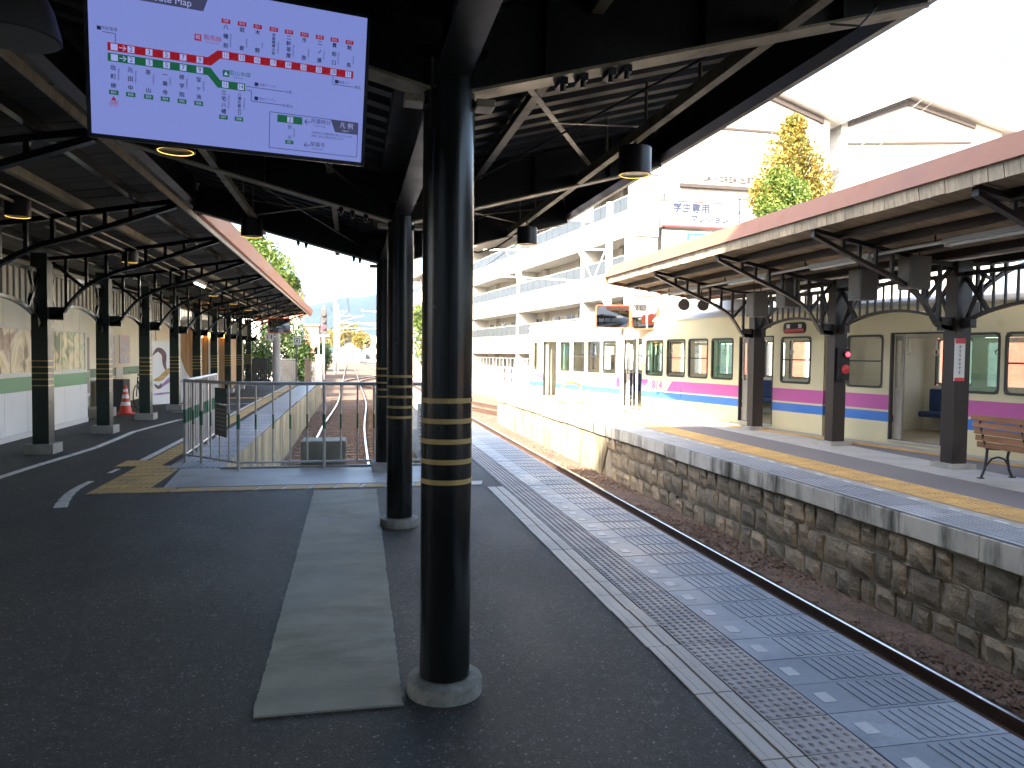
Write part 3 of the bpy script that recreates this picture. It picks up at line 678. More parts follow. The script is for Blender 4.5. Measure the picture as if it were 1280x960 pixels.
# eave gutters
for (xe, fz, sg) in ((XR, rx, 1), (XL, lx, -1)):
    z = fz(xe)
    prof = [(xe-.02*sg, z+.385), (xe-.02*sg, z+.10), (xe+.05*sg, z+.055), (xe+.13*sg, z+.075), (xe+.15*sg, z+.47), (xe+.14*sg, z+.47), (xe+.12*sg, z+.10), (xe+.05*sg, z+.075), (xe, z+.12), (xe, z+.385)]
    MB().prism([(x, -3.9, zz) for x, zz in prof], (0, 14.85, 0)).obj('gutter', 'beam_paint', bc)
# end trim and clamps under the flange
for y, xs in ((YS[0], (.98, 1.08, 1.22, 1.30)), (YS[1], (-.1, .0, .12, .9)), (YS[2], (-.7, -.6, .02, .1))):
    for x in xs:
        fz = rx if x > CX else lx
        b = MB(); b.box(x-.02, x+.02, y-.05, y+.05, fz(x)-.042, fz(x)-.008); b.tube((x, y-.03, fz(x)-.075), (x, y-.03, fz(x)-.04), .014, n=8); b.obj('clamp', 'black_plastic', bc, smooth=False)
wc = [(2.55, 3.5, rx(2.55)+.2), (2.60, 3.47, rx(2.6)+.02), (2.50, 3.46, rx(2.5)-.06), (2.36, 3.5, rx(2.36)-.01)]
MB().path(wc, .006, 6).obj('cable', 'wire', bc)
MB().path([(2.2, 10.5, rx(2.2)-.01), (2.0, 10.7, rx(2.0)-.09), (1.75, 10.72, rx(1.75)-.1), (1.5, 10.6, rx(1.5)-.01)], .012, 6).obj('cable', 'wire', bc)

# cylinder down-lights that hang under the canopies
dl = MB()
lamp_body = MB().lathe((0, 0, 0), [(.108, .006), (.120, 0), (.125, .004), (.125, .205), (.118, .212), (.02, .214)], 28).mesh('housing', 'black_plastic', smooth=True)
lamp_ring = MB().lathe((0, 0, 0), [(.100, .030), (.112, .002), (.1145, .0045), (.104, .034)], 28).mesh('glowing_ring', 'lamp_glow', smooth=True)
lamp_disc = MB().lathe((0, 0, 0), [(.099, .028), (.05, .034), (.004, .036)], 24).mesh('diffuser', 'lamp_core', smooth=True)
stem_me = MB().tube((0, 0, .21), (0, 0, 1.0), .014, n=8).mesh('stem', 'black_plastic')
def downlight(x, y, z, ztop, label, grp):
    t = thing('downlight', label, 'lamp', (x, y, z), group=grp)
    put('housing', lamp_body, t, (0, 0, 0)); put('glowing_ring', lamp_ring, t, (0, 0, 0)); put('diffuser', lamp_disc, t, (0, 0, 0))
    s = put('stem', stem_me, t, (0, 0, .21*(1-(ztop-z-.21)/.79))); s.scale = (1, 1, (ztop-z-.21)/.79)
    return t
G1 = 'down-lights under the butterfly canopy'; G2 = 'down-lights under the left canopy'
downlight(2.12, 5.58, 3.0, rx(2.12)+.01, 'large black cylinder down-light with glowing yellow ring, nearest under the right canopy wing', G1)
downlight(2.12, 9.25, 2.975, rx(2.12)+.01, 'smaller black down-light beyond the nearest one under the right canopy wing', G1)
downlight(-1.17, 5.55, 2.955, lx(-1.17)+.01, 'down-light whose yellow ring glows just below the hanging screen', G1)
downlight(-1.17, 9.55, 2.975, lx(-1.17)+.01, 'down-light at the far end of the canopy, above the brown eave', G1)
bl = thing('bell_lamp', 'grey bell-shaped lamp in the dark top corner left of the screen', 'lamp', (-1.07, 2.78, 2.62))
MB().lathe((0, 0, 0), [(.128, .0), (.134, .004), (.130, .03), (.112, .10), (.085, .16), (.045, .20), (.02, .215)], 28).obj('shade', 'fence_dark', bl, local=True, smooth=True)
MB().lathe((0, 0, 0), [(.126, -.001), (.10, .012), (.004, .016)], 28).obj('diffuser', 'speaker_grey', bl, local=True, smooth=True)
MB().tube((0, 0, .21), (0, 0, lx(-1.07)-2.62+.32), .014, n=8).obj('stem', 'black_plastic', bl, local=True)

# ------------------------------------------------------------------ trussed platform canopies (left and right)
def chord_bars(mb, pts, w, h, mi=0):
    for a, b in zip(pts[:-1], pts[1:]): mb.bar(a, b, w, h, up=(0, 1, 0) if abs(Vector(b)[1]-Vector(a)[1]) < 1e-6 else (1, 0, 0), mi=mi)
def curve_pts(ctrl, n=14):
    """smooth a (u, z) control polyline"""
    out = []
    for i in range(len(ctrl)-1):
        p0 = ctrl[max(i-1, 0)]; p1 = ctrl[i]; p2 = ctrl[i+1]; p3 = ctrl[min(i+2, len(ctrl)-1)]
        for k in range(4):
            t = k/4
            out.append(tuple(.5*((2*p1[j])+(-p0[j]+p2[j])*t+(2*p0[j]-5*p1[j]+4*p2[j]-p3[j])*t*t+(-p0[j]+3*p1[j]-3*p2[j]+p3[j])*t**3) for j in (0, 1)))
    return out + [ctrl[-1]]
def arm(root, y, lower, upper, m, name='cantilever_arm', stops=7, w=.09):
    lo = curve_pts(lower); b = MB()
    b.strip([(x, y-w/2, z-.03) for x, z in lo], [(x, y-w/2, z+.03) for x, z in lo], (0, w, 0))
    b.strip([(x, y-w/2, z-.03) for x, z in upper], [(x, y-w/2, z+.03) for x, z in upper], (0, w, 0))
    def zat(pl, x):
        for a, c in zip(pl[:-1], pl[1:]):
            if min(a[0], c[0])-1e-6 <= x <= max(a[0], c[0])+1e-6:
                return a[1] + (c[1]-a[1])*((x-a[0])/(c[0]-a[0]) if abs(c[0]-a[0]) > 1e-6 else 0)
        return pl[-1][1]
    xs, xe = upper[0][0], upper[-1][0]
    for k in range(1, stops+1):
        x = xs + (xe-xs)*(k-.2)/(stops+1.6)
        z0, z1 = zat(lo, x), zat(upper, x)
        if z1-z0 > .07: b.box(x-.022, x+.022, y-.025, y+.025, z0, z1)
    sgn = 1 if xe > xs else -1
    x0 = xs; b.box(min(x0, x0+sgn*.20), max(x0, x0+sgn*.20), y-.045, y+.045, lower[0][1]-.035, lower[0][1]+.16)
    # diagonal strut at the post
    b.bar((xs+sgn*.04, y, upper[0][1]-.05), (xs+sgn*.48, y, zat(lo, xs+sgn*.48)), .045, .045, up=(0, 1, 0))
    return b.obj(name, m, root)
def spandrel(root, x, ya, yb, zs, zc, zt, m, mbar, step=.20, half=.12):
    """arched spandrel with upright bars between two posts along Y"""
    a, b_ = ya+half, yb-half; n = 20; arc = []
    for i in range(n+1):
        t = i/n; arc.append((a+(b_-a)*t, zs+(zc-zs)*math.sin(math.pi*t)**.62))
    o = MB(); o.strip([(x-.035, y, z-.022) for y, z in arc], [(x-.035, y, z+.022) for y, z in arc], (.07, 0, 0))
    o.box(x-.035, x+.035, a, b_, zt-.03, zt+.03)
    o.bar((x, a, zt-.05), (x, a+.42, zs+(zc-zs)*.62), .05, .05, up=(1, 0, 0)); o.bar((x, b_, zt-.05), (x, b_-.42, zs+(zc-zs)*.62), .05, .05, up=(1, 0, 0))
    o.bar((x, a, zs+.02), (x, a+.34, zt-.03), .04, .04, up=(1, 0, 0)); o.bar((x, b_, zs+.02), (x, b_-.34, zt-.03), .04, .04, up=(1, 0, 0))
    o.box(x-.05, x+.05, a-.02, a+.16, zs-.05, zs+.10); o.box(x-.05, x+.05, b_-.16, b_+.02, zs-.05, zs+.10)
    s = o.obj('arched_spandrel', m, root)
    y = a+.30
    while y < b_-.24:
        t = (y-a)/(b_-a); z = zs+(zc-zs)*math.sin(math.pi*t)**.62
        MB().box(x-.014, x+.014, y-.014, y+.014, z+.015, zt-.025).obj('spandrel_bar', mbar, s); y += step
    return s

# left canopy
LX = -4.68; LYS = [1+3*k for k in range(13)]
lc = thing('left_canopy', 'old dark timber canopy with arched trusses along the left platform', 'canopy', (LX, 19, 0))
lp_me = MB().box(-.115, .115, -.115, .115, .15, 3.08).mesh('post', 'dark_green')
lb_me = MB().box(-.1165, .1165, -.1165, .1165, -.010, .010).mesh('gold_band', 'gold_paint')
lbase = MB().prism([(-.20, -.20, 0), (.20, -.20, 0), (.20, .20, 0), (-.20, .20, 0)], (0, 0, .15)).mesh('base_block', 'concrete')
arm_lo = [(-4.565, 2.10), (-4.40, 2.16), (-4.25, 2.38), (-4.02, 2.62), (-3.60, 2.84), (-3.2, 2.97), (-2.10, 3.38)]
arm_up = [(-4.565, 3.0), (-4.2, 3.04), (-2.10, 3.43)]
for i, y in enumerate(LYS):
    if y > 10:
        p = put('post', lp_me, lc, Vector((LX, y, 0)) - lc.location)
        for k in range(5): put('gold_band', lb_me, p, (0, 0, 1.05+.095*k))
        put('base_block', lbase, p, (0, 0, 0))
    else:
        p = put('post', lp_me, lc, Vector((LX, y, 0)) - lc.location); put('base_block', lbase, p, (0, 0, 0))
    arm(lc, y, arm_lo, arm_up, 'black_paint')
    if i < len(LYS)-1 and y > 6: spandrel(lc, LX, y, LYS[i+1], 2.0, 2.34, 2.80, 'black_paint', 'lit_bar')
def lroof(x): return 3.10 + (x+4.68)*.158 if x > -4.68 else 3.10 - (x+4.68)*.10
plk = MB(); plk.prism([(-2.06, 0, lroof(-2.06)+.02), (-4.67, 0, lroof(-4.67)+.02), (-4.67, 0, lroof(-4.67)+.042), (-2.06, 0, lroof(-2.06)+.042)], (0, .192, 0)); plk_me = plk.mesh('roof_board', 'ceiling_dark')
y = 1.0
while y < 39.3:
    if y > 3.5: put('roof_board', plk_me, lc, Vector((0, y, random.uniform(-.002, .004))) - lc.location)
    y += .20
MB().prism([(-2.06, 0, lroof(-2.06)+.06), (-4.68, 0, lroof(-4.68)+.06), (-7.2, 0, lroof(-7.2)+.06), (-7.2, 0, lroof(-7.2)+.10), (-4.68, 0, lroof(-4.68)+.10), (-2.0, 0, lroof(-2.06)+.10)], (0, 39.4, 0)).obj('roof_sheet', 'ceiling_dark', lc)
for x in (-2.5, -3.15, -3.8, -4.35, -5.4, -6.2):
    MB().box(x-.035, x+.035, .5, 39.3, lroof(x)-.075, lroof(x)+.018).obj('purlin', 'lit_steel' if x in (-3.15,) else 'black_paint', lc)
MB().prism([(-2.055, 11.0, 3.43), (-1.99, 11.0, 3.45), (-1.93, 11.0, 3.70), (-1.98, 11.0, 3.70), (-2.03, 11.0, 3.60)], (0, 28.6, 0)).obj('eave_fascia', 'fascia_salmon', lc)
MB().box(-2.06, -2.035, .2, 39.6, 3.36, 3.428).obj('eave_board', 'fascia_wood', lc)
MB().prism([(-1.99, 39.62, 3.45), (-1.93, 39.62, 3.70), (-4.6, 39.62, 3.25), (-4.6, 39.62, 3.0)], (0, .03, 0)).obj('end_fascia', 'fascia_salmon', lc)
# conduit and hangers under the left roof
MB().tube((-3.5, 4, lroof(-3.5)-.12), (-3.5, 39, lroof(-3.5)-.12), .02, n=8).obj('conduit', 'lit_steel', lc)
MB().tube((-3.32, 4, lroof(-3.32)-.12), (-3.32, 39, lroof(-3.32)-.12), .012, n=8).obj('conduit', 'lit_steel', lc)
for k, (y, lab) in enumerate(((9.1, 'leftmost down-light under the dark left canopy'), (13.3, 'second down-light from the left under the left canopy'), (17.0, 'third down-light along the left canopy'), (20.8, 'fourth down-light along the left canopy'), (24.2, 'fifth down-light along the left canopy'), (27.6, 'sixth down-light, small and far under the left canopy'), (31.0, 'farthest down-light under the left canopy'))):
    downlight(-3.5, y, 3.02, lroof(-3.5)-.1, lab, G2)
for yy, lab in ((17.9, 'short lit fluorescent lamp fixed under the left canopy'),):
    t = thing('fluorescent_lamp', lab, 'lamp', (-3.4, yy, 3.1))
    MB().box(-3.44, -3.36, yy, yy+1.2, 3.12, 3.2).obj('housing', 'fixture', t); MB().tube((-3.4, yy+.05, 3.10), (-3.4, yy+1.15, 3.10), .016, n=8).obj('tube', 'tube_lit', t)

# right canopy
RX = 8.75; RYS = [3.95, 6.80, 9.65, 12.50, 15.35]
rc = thing('right_canopy', 'brown steel and timber canopy on square posts over the right platform', 'canopy', (RX, 10, 0))
rp_me = MB().box(-.125, .125, -.115, .115, .07, 3.05).mesh('post', 'brown_steel')
rb_me = MB().prism([(-.21, -.21, 0), (.21, -.21, 0), (.21, .21, 0), (-.21, .21, 0)], (0, 0, .08)).mesh('base_block', 'concrete')
ra_lo = [(8.63, 2.07), (8.40, 2.12), (8.22, 2.36), (7.98, 2.60), (7.5, 2.84), (7.1, 3.0), (6.32, 3.34)]
ra_up = [(8.63, 3.0), (8.1, 3.05), (6.32, 3.40)]
for i, y in enumerate(RYS):
    p = put('post', rp_me, rc, Vector((RX, y, 0)) - rc.location); put('base_block', rb_me, p, (0, 0, 0))
    arm(rc, y, ra_lo, ra_up, 'brown_steel')
    bk = [(8.87, 2.3), (9.1, 2.6), (9.5, 2.9), (10.0, 3.1)]
    arm(rc, y, bk, [(8.87, 3.0), (9.4, 3.06), (10.0, 3.16)], 'brown_steel', stops=3)
    if i < len(RYS)-1: spandrel(rc, RX, y, RYS[i+1], 2.12, 2.40, 2.86, 'brown_steel', 'brown_steel', half=.13)
def rroof(x): return 3.08 + (RX-x)*.150 if x < RX else 3.08 + (x-RX)*.09
pk = MB(); pk.prism([(6.29, 0, rroof(6.29)+.02), (RX, 0, rroof(RX)+.02), (RX, 0, rroof(RX)+.042), (6.29, 0, rroof(6.29)+.042)], (0, .192, 0)); pk_me = pk.mesh('roof_board', 'ceiling_wood')
y = 2.0
while y < 18.0:
    put('roof_board', pk_me, rc, Vector((0, y, random.uniform(-.002, .004))) - rc.location); y += .20
MB().prism([(6.27, 0, rroof(6.29)+.05), (RX, 0, rroof(RX)+.05), (10.0, 0, rroof(10)+.05), (10.0, 0, rroof(10)+.09), (RX, 0, rroof(RX)+.09), (6.27, 0, rroof(6.29)+.09)], (0, 18.16, 0)).obj('roof_sheet', 'ceiling_wood', rc)
for x in (6.75, 7.3, 7.85, 8.35, 9.3):
    MB().box(x-.04, x+.04, 2.0, 18.05, rroof(x)-.09, rroof(x)+.018).obj('purlin', 'brown_steel', rc)
y = 2.0; fb = MB().prism([(6.245, 0, 3.40), (6.27, 0, 3.40), (6.27, 0, 3.56), (6.225, 0, 3.56)], (0, .182, 0)).mesh('fascia_board', 'fascia_wood')
while y < 18.05:
    put('fascia_board', fb, rc, Vector((random.uniform(-.004, .004), y, random.uniform(-.004, .004))) - rc.location); y += .19
MB().prism([(6.18, 1.9, 3.555), (6.215, 1.9, 3.55), (6.34, 1.9, 3.80), (6.30, 1.9, 3.83)], (0, 16.35, 0)).obj('eave_fascia', 'fascia_brown', rc)
MB().prism([(6.2, 18.2, 3.40), (6.2, 18.2, 3.56), (6.32, 18.2, 3.80), (RX, 18.2, 3.36), (10.0, 18.2, 3.42), (10.0, 18.2, 3.18), (RX, 18.2, 3.05)], (0, .035, 0)).obj('end_fascia', 'fascia_brown', rc)
# unlit fluorescent fixtures on a conduit
MB().tube((7.42, 3, 3.12), (7.42, 17.6, 3.12), .024, n=8).obj('conduit', 'fixture', rc)
for k, (yy, lab) in enumerate(((7.7, 'long unlit fluorescent lamp nearest under the right canopy roof'), (10.6, 'unlit fluorescent lamp in the middle of the right canopy'), (13.4, 'unlit fluorescent lamp before the last post of the right canopy'), (16.2, 'farthest unlit fluorescent lamp under the right canopy end'))):
    t = thing('fluorescent_lamp', lab, 'lamp', (7.42, yy, 3.05), group='unlit lamps under the right canopy')
    b = MB(); b.prism([(7.36, yy-.75, 3.085), (7.48, yy-.75, 3.085), (7.46, yy-.75, 3.15), (7.38, yy-.75, 3.15)], (0, 1.5, 0)); b.obj('housing', 'fixture', t)
    MB().tube((7.40, yy-.68, 3.065), (7.40, yy+.68, 3.065), .016, n=8).obj('tube', 'frame_white', t); MB().tube((7.45, yy-.68, 3.065), (7.45, yy+.68, 3.065), .016, n=8).obj('tube', 'frame_white', t)
    for ys_ in (yy-.70, yy+.66): MB().box(7.37, 7.47, ys_, ys_+.04, 3.045, 3.09).obj('socket', 'fixture', t)
    MB().path([(7.42, yy+.9, 3.12), (7.42, yy+.92, 3.25), (7.5, yy+1.0, 3.31), (7.6, yy+1.1, 3.27)], .013, 6).obj('cable', 'wire', t)
# perforated boxes hung under the arms
for k, (yy, z, lab) in enumerate(((14.0, 2.66, 'perforated grey box hung before the last post of the right canopy'), (12.9, 2.79, 'perforated grey box hung left of the post with red signal lamps'), (10.75, 2.78, 'perforated grey box hung right of the post with red signal lamps'), (9.62, 2.86, 'largest perforated grey box, hung left of the post with the red sign'))):
    t = thing('loudspeaker_box', lab, 'loudspeaker', (8.0, yy, z-.24), group='perforated boxes under the right canopy')
    b = MB(); b.box(-.16, .16, -.10, .20, 0, .48); b.obj('case', 'speaker_grey', t, local=True, bevel=.012)
    b = MB(); b.box(-.145, .145, -.106, -.1005, .02, .46); b.obj('grille', 'perforated', t, local=True)
    b = MB(); b.box(-.165, -.160, -.08, .18, .02, .46); b.obj('grille', 'perforated', t, local=True)
    for hx in (-.08, .08): MB().tube((hx, .05, .48), (hx, .05, .75), .01, n=6).obj('hanger', 'brown_steel', t, local=True)
for k, (x, yy, lab) in enumerate(((7.50, 16.5, 'left round dark loudspeaker under the far end of the right canopy'), (7.98, 16.5, 'right round dark loudspeaker under the far end of the right canopy'))):
    t = thing('horn_loudspeaker', lab, 'loudspeaker', (x, yy, 2.80), group='round loudspeakers under the right canopy')
    b = MB(); b.tube((0, -.10, 0), (0, .0, 0), .14, .12, n=20); b.tube((0, 0, 0), (0, .16, 0), .12, .05, n=20); b.obj('horn', 'speaker_grey', t, local=True, smooth=True)
    b = MB(); b.tube((0, .03, .1), (0, .03, .42), .012, n=6); b.obj('hanger', 'brown_steel', t, local=True)

# ------------------------------------------------------------------ train
TRZ = math.atan2(DY, DX)                                     # local x along the train towards the viewer, local y away from the platform
LEV = [(-.62, .41, 0), (.41, .595, 2), (.595, .635, 0), (.635, .92, 1), (.92, 2.60, 0)]
def side_wall(L, s0, s1, y0, y1, openings):
    """wall with rectangular openings cut through, stripe rows by height"""
    b = MB(); xs = sorted({s0, s1} | {v for o in openings for v in o[:2]}); zs = sorted({z for l in LEV for z in l[:2]} | {v for o in openings for v in o[2:4]})
    def hole(x, z): return any(o[0]-1e-6 < x < o[1]+1e-6 and o[2]-1e-6 < z < o[3]+1e-6 for o in openings)
    for xa, xb in zip(xs[:-1], xs[1:]):
        for za, zb in zip(zs[:-1], zs[1:]):
            cx, cz = (xa+xb)/2, (za+zb)/2
            if hole(cx, cz): continue
            mi = next(l[2] for l in LEV if l[0] <= cz <= l[1])
            b.add([(xa, y0, za), (xb, y0, za), (xb, y0, zb), (xa, y0, zb)], [(0, 1, 2, 3)], mi)
            b.add([(xa, y1, za), (xb, y1, za), (xb, y1, zb), (xa, y1, zb)], [(3, 2, 1, 0)], 3)
    for o in openings:
        a, c, d, e = o[:4]
        b.add([(a, y0, d), (c, y0, d), (c, y0, e), (a, y0, e), (a, y1, d), (c, y1, d), (c, y1, e), (a, y1, e)], [(0, 1, 5, 4), (1, 2, 6, 5), (2, 3, 7, 6), (3, 0, 4, 7)], 4)
    return b
def rounded(u0, u1, v0, v1, r, n=5):
    pts = []
    for cx, cy, a0 in ((u1-r, v0+r, -90), (u1-r, v1-r, 0), (u0+r, v1-r, 90), (u0+r, v0+r, 180)):
        for i in range(n+1): a = R(a0+90*i/n); pts.append((cx+r*math.cos(a), cy+r*math.sin(a)))
    return pts
def frame_ring(b, outer, inner, y0, y1, mi=0):
    n = len(outer)
    vs = [(x, y0, z) for x, z in outer] + [(x, y0, z) for x, z in inner] + [(x, y1, z) for x, z in outer] + [(x, y1, z) for x, z in inner]
    fs = []
    for i in range(n):
        j = (i+1) % n
        fs += [(i, j, n+j, n+i), (2*n+i, 3*n+i, 3*n+j, 2*n+j), (i, 2*n+i, 2*n+j, j), (n+i, n+j, 3*n+j, 3*n+i)]
    b.add(vs, fs, mi)
def train_car(label, s_start, L, wins, doors, front):
    x, y = AX+DX*s_start, AY+DY*s_start
    t = thing('train_car', label, 'train', (x, y, 0), TRZ, group='cream train cars with pink and blue stripes')
    W = 2.62; WZ = (1.05, 2.06); DZ = (.08, 2.07)
    op = [(a, c, *WZ) for a, c, k in wins] + [(a, c, *DZ) for a, c in doors]
    side_wall(L, 0, L, 0, .07, op).obj('side_wall', ['train_cream', 'train_pink', 'train_blue', 'train_inside', 'train_dark'], t, local=True)
    side_wall(L, 0, L, W, W-.07, [(a, c, *WZ) for a, c, k in wins] + [(a, c, 1.05, 2.06) for a, c in doors]).obj('side_wall', ['train_cream', 'train_pink', 'train_blue', 'train_inside', 'train_dark'], t, local=True)
    for xx in (0, L):
        b = MB(); x1 = xx+(.06 if xx == 0 else -.06)
        for za, zb, mi in LEV:
            b.add([(xx, .02, za), (xx, W-.02, za), (xx, W-.02, zb), (xx, .02, zb)], [(0, 1, 2, 3)], mi)
        b.add([(x1, .07, -.1), (x1, W-.07, -.1), (x1, W-.07, 2.6), (x1, .07, 2.6)], [(0, 1, 2, 3)], 3)
        b.obj('end_wall', ['train_cream', 'train_pink', 'train_blue', 'train_inside'], t, local=True)
        if (xx == 0) == front or not front:
            b = MB(); b.box(xx-.02 if xx == 0 else xx, xx if xx == 0 else xx+.02, .35, W-.35, 1.15, 2.15); b.obj('end_window', 'apt_window', t, local=True)
    # roof shell
    n = 18; prof = []
    for i in range(n+1):
        a = math.pi*i/n; prof.append((W/2 - (W/2+.02)*math.cos(a), 2.60 + .20*math.sin(a)**.7 if 0 < i < n else 2.60))
    b = MB(); b.strip([(0, p[0], p[1]) for p in prof], [(L, p[0], p[1]) for p in prof], (0, 0, .03)); b.obj('roof', 'train_roof', t, local=True, smooth=True)
    b = MB(); b.box(-.02, L+.02, -.035, .01, 2.585, 2.625); b.obj('rain_gutter', 'train_roof', t, local=True)
    for k in range(2):
        cx = L*(.28+.44*k); b = MB(); b.prism([(cx-1.1, .55, 2.79), (cx+1.1, .55, 2.79), (cx+.95, .62, 3.08), (cx-.95, .62, 3.08)], (0, 1.5, 0)); b.obj('roof_unit', 'frame_white', t, local=True, bevel=.04)
    # inside: floor, ceiling, benches along the far side and between doors
    MB().box(.07, L-.07, .07, W-.07, -.02, .075).obj('floor', 'train_floor', t, local=True)
    MB().box(.07, L-.07, .07, W-.07, 2.36, 2.40).obj('ceiling', 'train_inside', t, local=True)
    for yy in (.85, 1.75): MB().box(.5, L-.5, yy, yy+.09, 2.335, 2.358).obj('ceiling_light', 'car_light', t, local=True)
    edges = [0.3] + [v for d in doors for v in (d[0]-.25, d[1]+.25)] + [L-.3]
    for a, c in zip(edges[::2], edges[1::2]):
        if c-a < .8: continue
        b = MB(); b.box(a, c, W-.55, W-.10, .38, .50); b.box(a, c, W-.22, W-.09, .50, .98); b.obj('bench_seat', 'seat_blue', t, local=True, bevel=.03)
        b = MB(); b.box(a, c, .10, .50, .38, .50); b.box(a, c, .09, .20, .50, .98); b.obj('bench_seat', 'seat_blue', t, local=True, bevel=.03)
    MB().box(.3, L-.3, .75, .78, 2.02, 2.04).obj('strap_rail', 'steel_rail', t, local=True)
    for k in range(int(L/.6)):
        xx = .5+k*.6; b = MB(); b.box(xx-.01, xx+.01, .755, .775, 1.80, 2.02); frame_ring(b, rounded(xx-.06, xx+.06, 1.68, 1.80, .055, 3), rounded(xx-.045, xx+.045, 1.695, 1.785, .04, 3), .755, .775); b.obj('hand_strap', 'frame_white', t, local=True)
    for a, c, k in wins:
        b = MB(); frame_ring(b, rounded(a-.012, c+.012, WZ[0]-.012, WZ[1]+.012, .09), rounded(a+.03, c-.03, WZ[0]+.03, WZ[1]-.03, .07), -.010, .03)
        w = b.obj('window', 'train_dark', t, local=True)
        MB().box(a+.01, c-.01, .034, .042, WZ[0]+.01, WZ[1]-.01).obj('pane', 'glass_green' if k else 'glass_clear', w, local=True)
        if not k: MB().box(a+.03, c-.03, .01, .034, 1.545, 1.575).obj('sash_bar', 'train_dark', w, local=True)
        else: MB().box(a+.16, a+.19, .044, .07, WZ[0]+.03, WZ[1]-.03).obj('sash_bar', 'train_grey', w, local=True)
    for a, c, k in wins:
        b = MB(); frame_ring(b, rounded(a, c, WZ[0], WZ[1], .08), rounded(a+.05, c-.05, WZ[0]+.05, WZ[1]-.05, .06), W-.03, W+.012)
        w = b.obj('window', 'train_grey', t, local=True); MB().box(a+.03, c-.03, W-.04, W-.034, WZ[0]+.02, WZ[1]-.02).obj('pane', 'glass_clear', w, local=True)
    for i, (a, c) in enumerate(doors):
        b = MB(); b.box(a-.03, a, -.010, .06, .05, 2.09); b.box(c, c+.03, -.010, .06, .05, 2.09); b.box(a-.03, c+.03, -.010, .06, 2.07, 2.10)
        d = b.obj('door_frame', 'train_dark', t, local=True)
        MB().box(a-.02, c+.02, -.03, .08, .045, .078).obj('door_sill', 'steel_rail', d, local=True)
        # the leaf slid back, its edge showing in the opening
        b = MB(); frame_ring(b, [(a+.0, .09), (a+.17, .09), (a+.17, 2.05), (a+.0, 2.05)], [(a+.04, 1.05), (a+.13, 1.05), (a+.13, 1.95), (a+.04, 1.95)], .09, .12)
        dl = b.obj('door_leaf', 'train_grey', t, local=True); MB().box(a+.04, a+.13, .10, .106, 1.05, 1.95).obj('pane', 'glass_clear', dl, local=True)
        b = MB(); frame_ring(b, [(a-.02, .09), (c+.02, .09), (c+.02, 2.05), (a-.02, 2.05)], [(a+.14, 1.08), (c-.14, 1.08), (c-.14, 1.95), (a+.14, 1.95)], W-.12, W-.085)
        dl = b.obj('door_leaf', 'train_inside', t, local=True); MB().box(a+.14, c-.14, W-.105, W-.10, 1.08, 1.95).obj('pane', 'glass_clear', dl, local=True)
        MB().tube((a+.04, .30, .1), (a+.04, .30, 2.3), .016, n=8).obj('grab_pole', 'steel_rail', t, local=True)
    # under-frame and wheels
    MB().box(.4, L-.4, .25, W-.25, -.70, -.10).obj('underframe', 'train_dark', t, local=True)
    for cx in (L*.16, L*.84):
        for dx in (-.95, .95):
            b = MB()
            for yy in (W/2-GA, W/2+GA): b.tube((cx+dx, yy-.06, -.98+.39), (cx+dx, yy+.06, -.98+.39), .39, n=24)
            b.tube((cx+dx, W/2-GA, -.59), (cx+dx, W/2+GA, -.59), .07, n=10); b.obj('wheel_set', 'rail_side', t, local=True)
    return t
c1 = train_car('cream train car number 814 with pink and blue stripes, its far end in sunlight', 0, 14.82,
    [(.44, .70, 0), (2.66, 3.37, 1), (3.63, 4.44, 0), (4.65, 5.46, 0), (5.65, 6.45, 0), (8.13, 8.98, 1), (9.17, 10.0, 0), (10.15, 10.96, 0), (11.12, 11.94, 1), (13.57, 14.45, 0)],
    [(1.28, 2.30), (6.92, 7.90), (12.20, 13.30)], True)
c2 = train_car('nearer cream train car with pink and blue stripes and an open door, behind the bench', 15.12, 14.8,
    [(.31, 1.16, 0), (2.62, 3.44, 1), (3.54, 4.36, 0), (4.56, 5.38, 0), (7.9, 8.7, 1), (8.9, 9.7, 0), (12.9, 13.7, 0)],
    [(1.36, 2.42), (6.0, 7.1), (11.2, 12.3)], False)
# lettering on the cars: number and destination display
lx_ = Vector((1, 0, 0)); lz_ = Vector((0, 0, 1))
b = MB(); b.prism([(8.05, -.004, .62), (9.15, -.004, .62), (9.45, -.004, .93), (8.30, -.004, .93)], (0, .003, 0)); b.obj('number_panel', 'train_cream', c1, local=True)
b = MB(); b.prism([(7.98, -.005, .93), (8.26, -.005, .93), (8.06, -.005, .70)], (0, .002, 0)); b.obj('stripe_tip', 'train_pink', c1, local=True)
b = MB(); lettering(b, '814', .34, (8.72, -.0065, .775), lx_, lz_, bold=.035); b.obj('car_number', 'train_pink', c1, local=True)
b = MB(); b.prism([(x, -.02, z) for x, z in rounded(13.64, 14.30, 2.14, 2.38, .08)], (0, .03, 0)); b.obj('destination_display', 'black_plastic', c1, local=True)
b = MB(); b.box(13.69, 14.25, -.024, -.021, 2.16, 2.235); b.obj('display_band', 'sign_red', c1, local=True)
for xx in (13.74, 14.09): MB().box(xx, xx+.10, -.024, -.021, 2.255, 2.34).obj('display_mark', 'frame_white', c1, local=True)
# gangway between cars
b = MB(); b.box(14.83, 15.11, .8, 1.8, .1, 2.2); b.obj('gangway_bellows', 'rubber', c1, local=True)
# rails under the train
tt = thing('railway_track', 'railway track under the cream train, behind the right platform', 'railway track', (AX, AY, -1.16), TRZ, group='railway tracks at the terminus')
for yy in (1.31-GA, 1.31+GA):
    f = MB(); f.box(-40, 36, yy-.065, yy+.065, .03, .05); f.box(-40, 36, yy-.01, yy+.01, .05, .13); f.box(-40, 36, yy-.033, yy+.033, .13, .178); f.obj('rail', 'rail_side', tt, local=True)
    
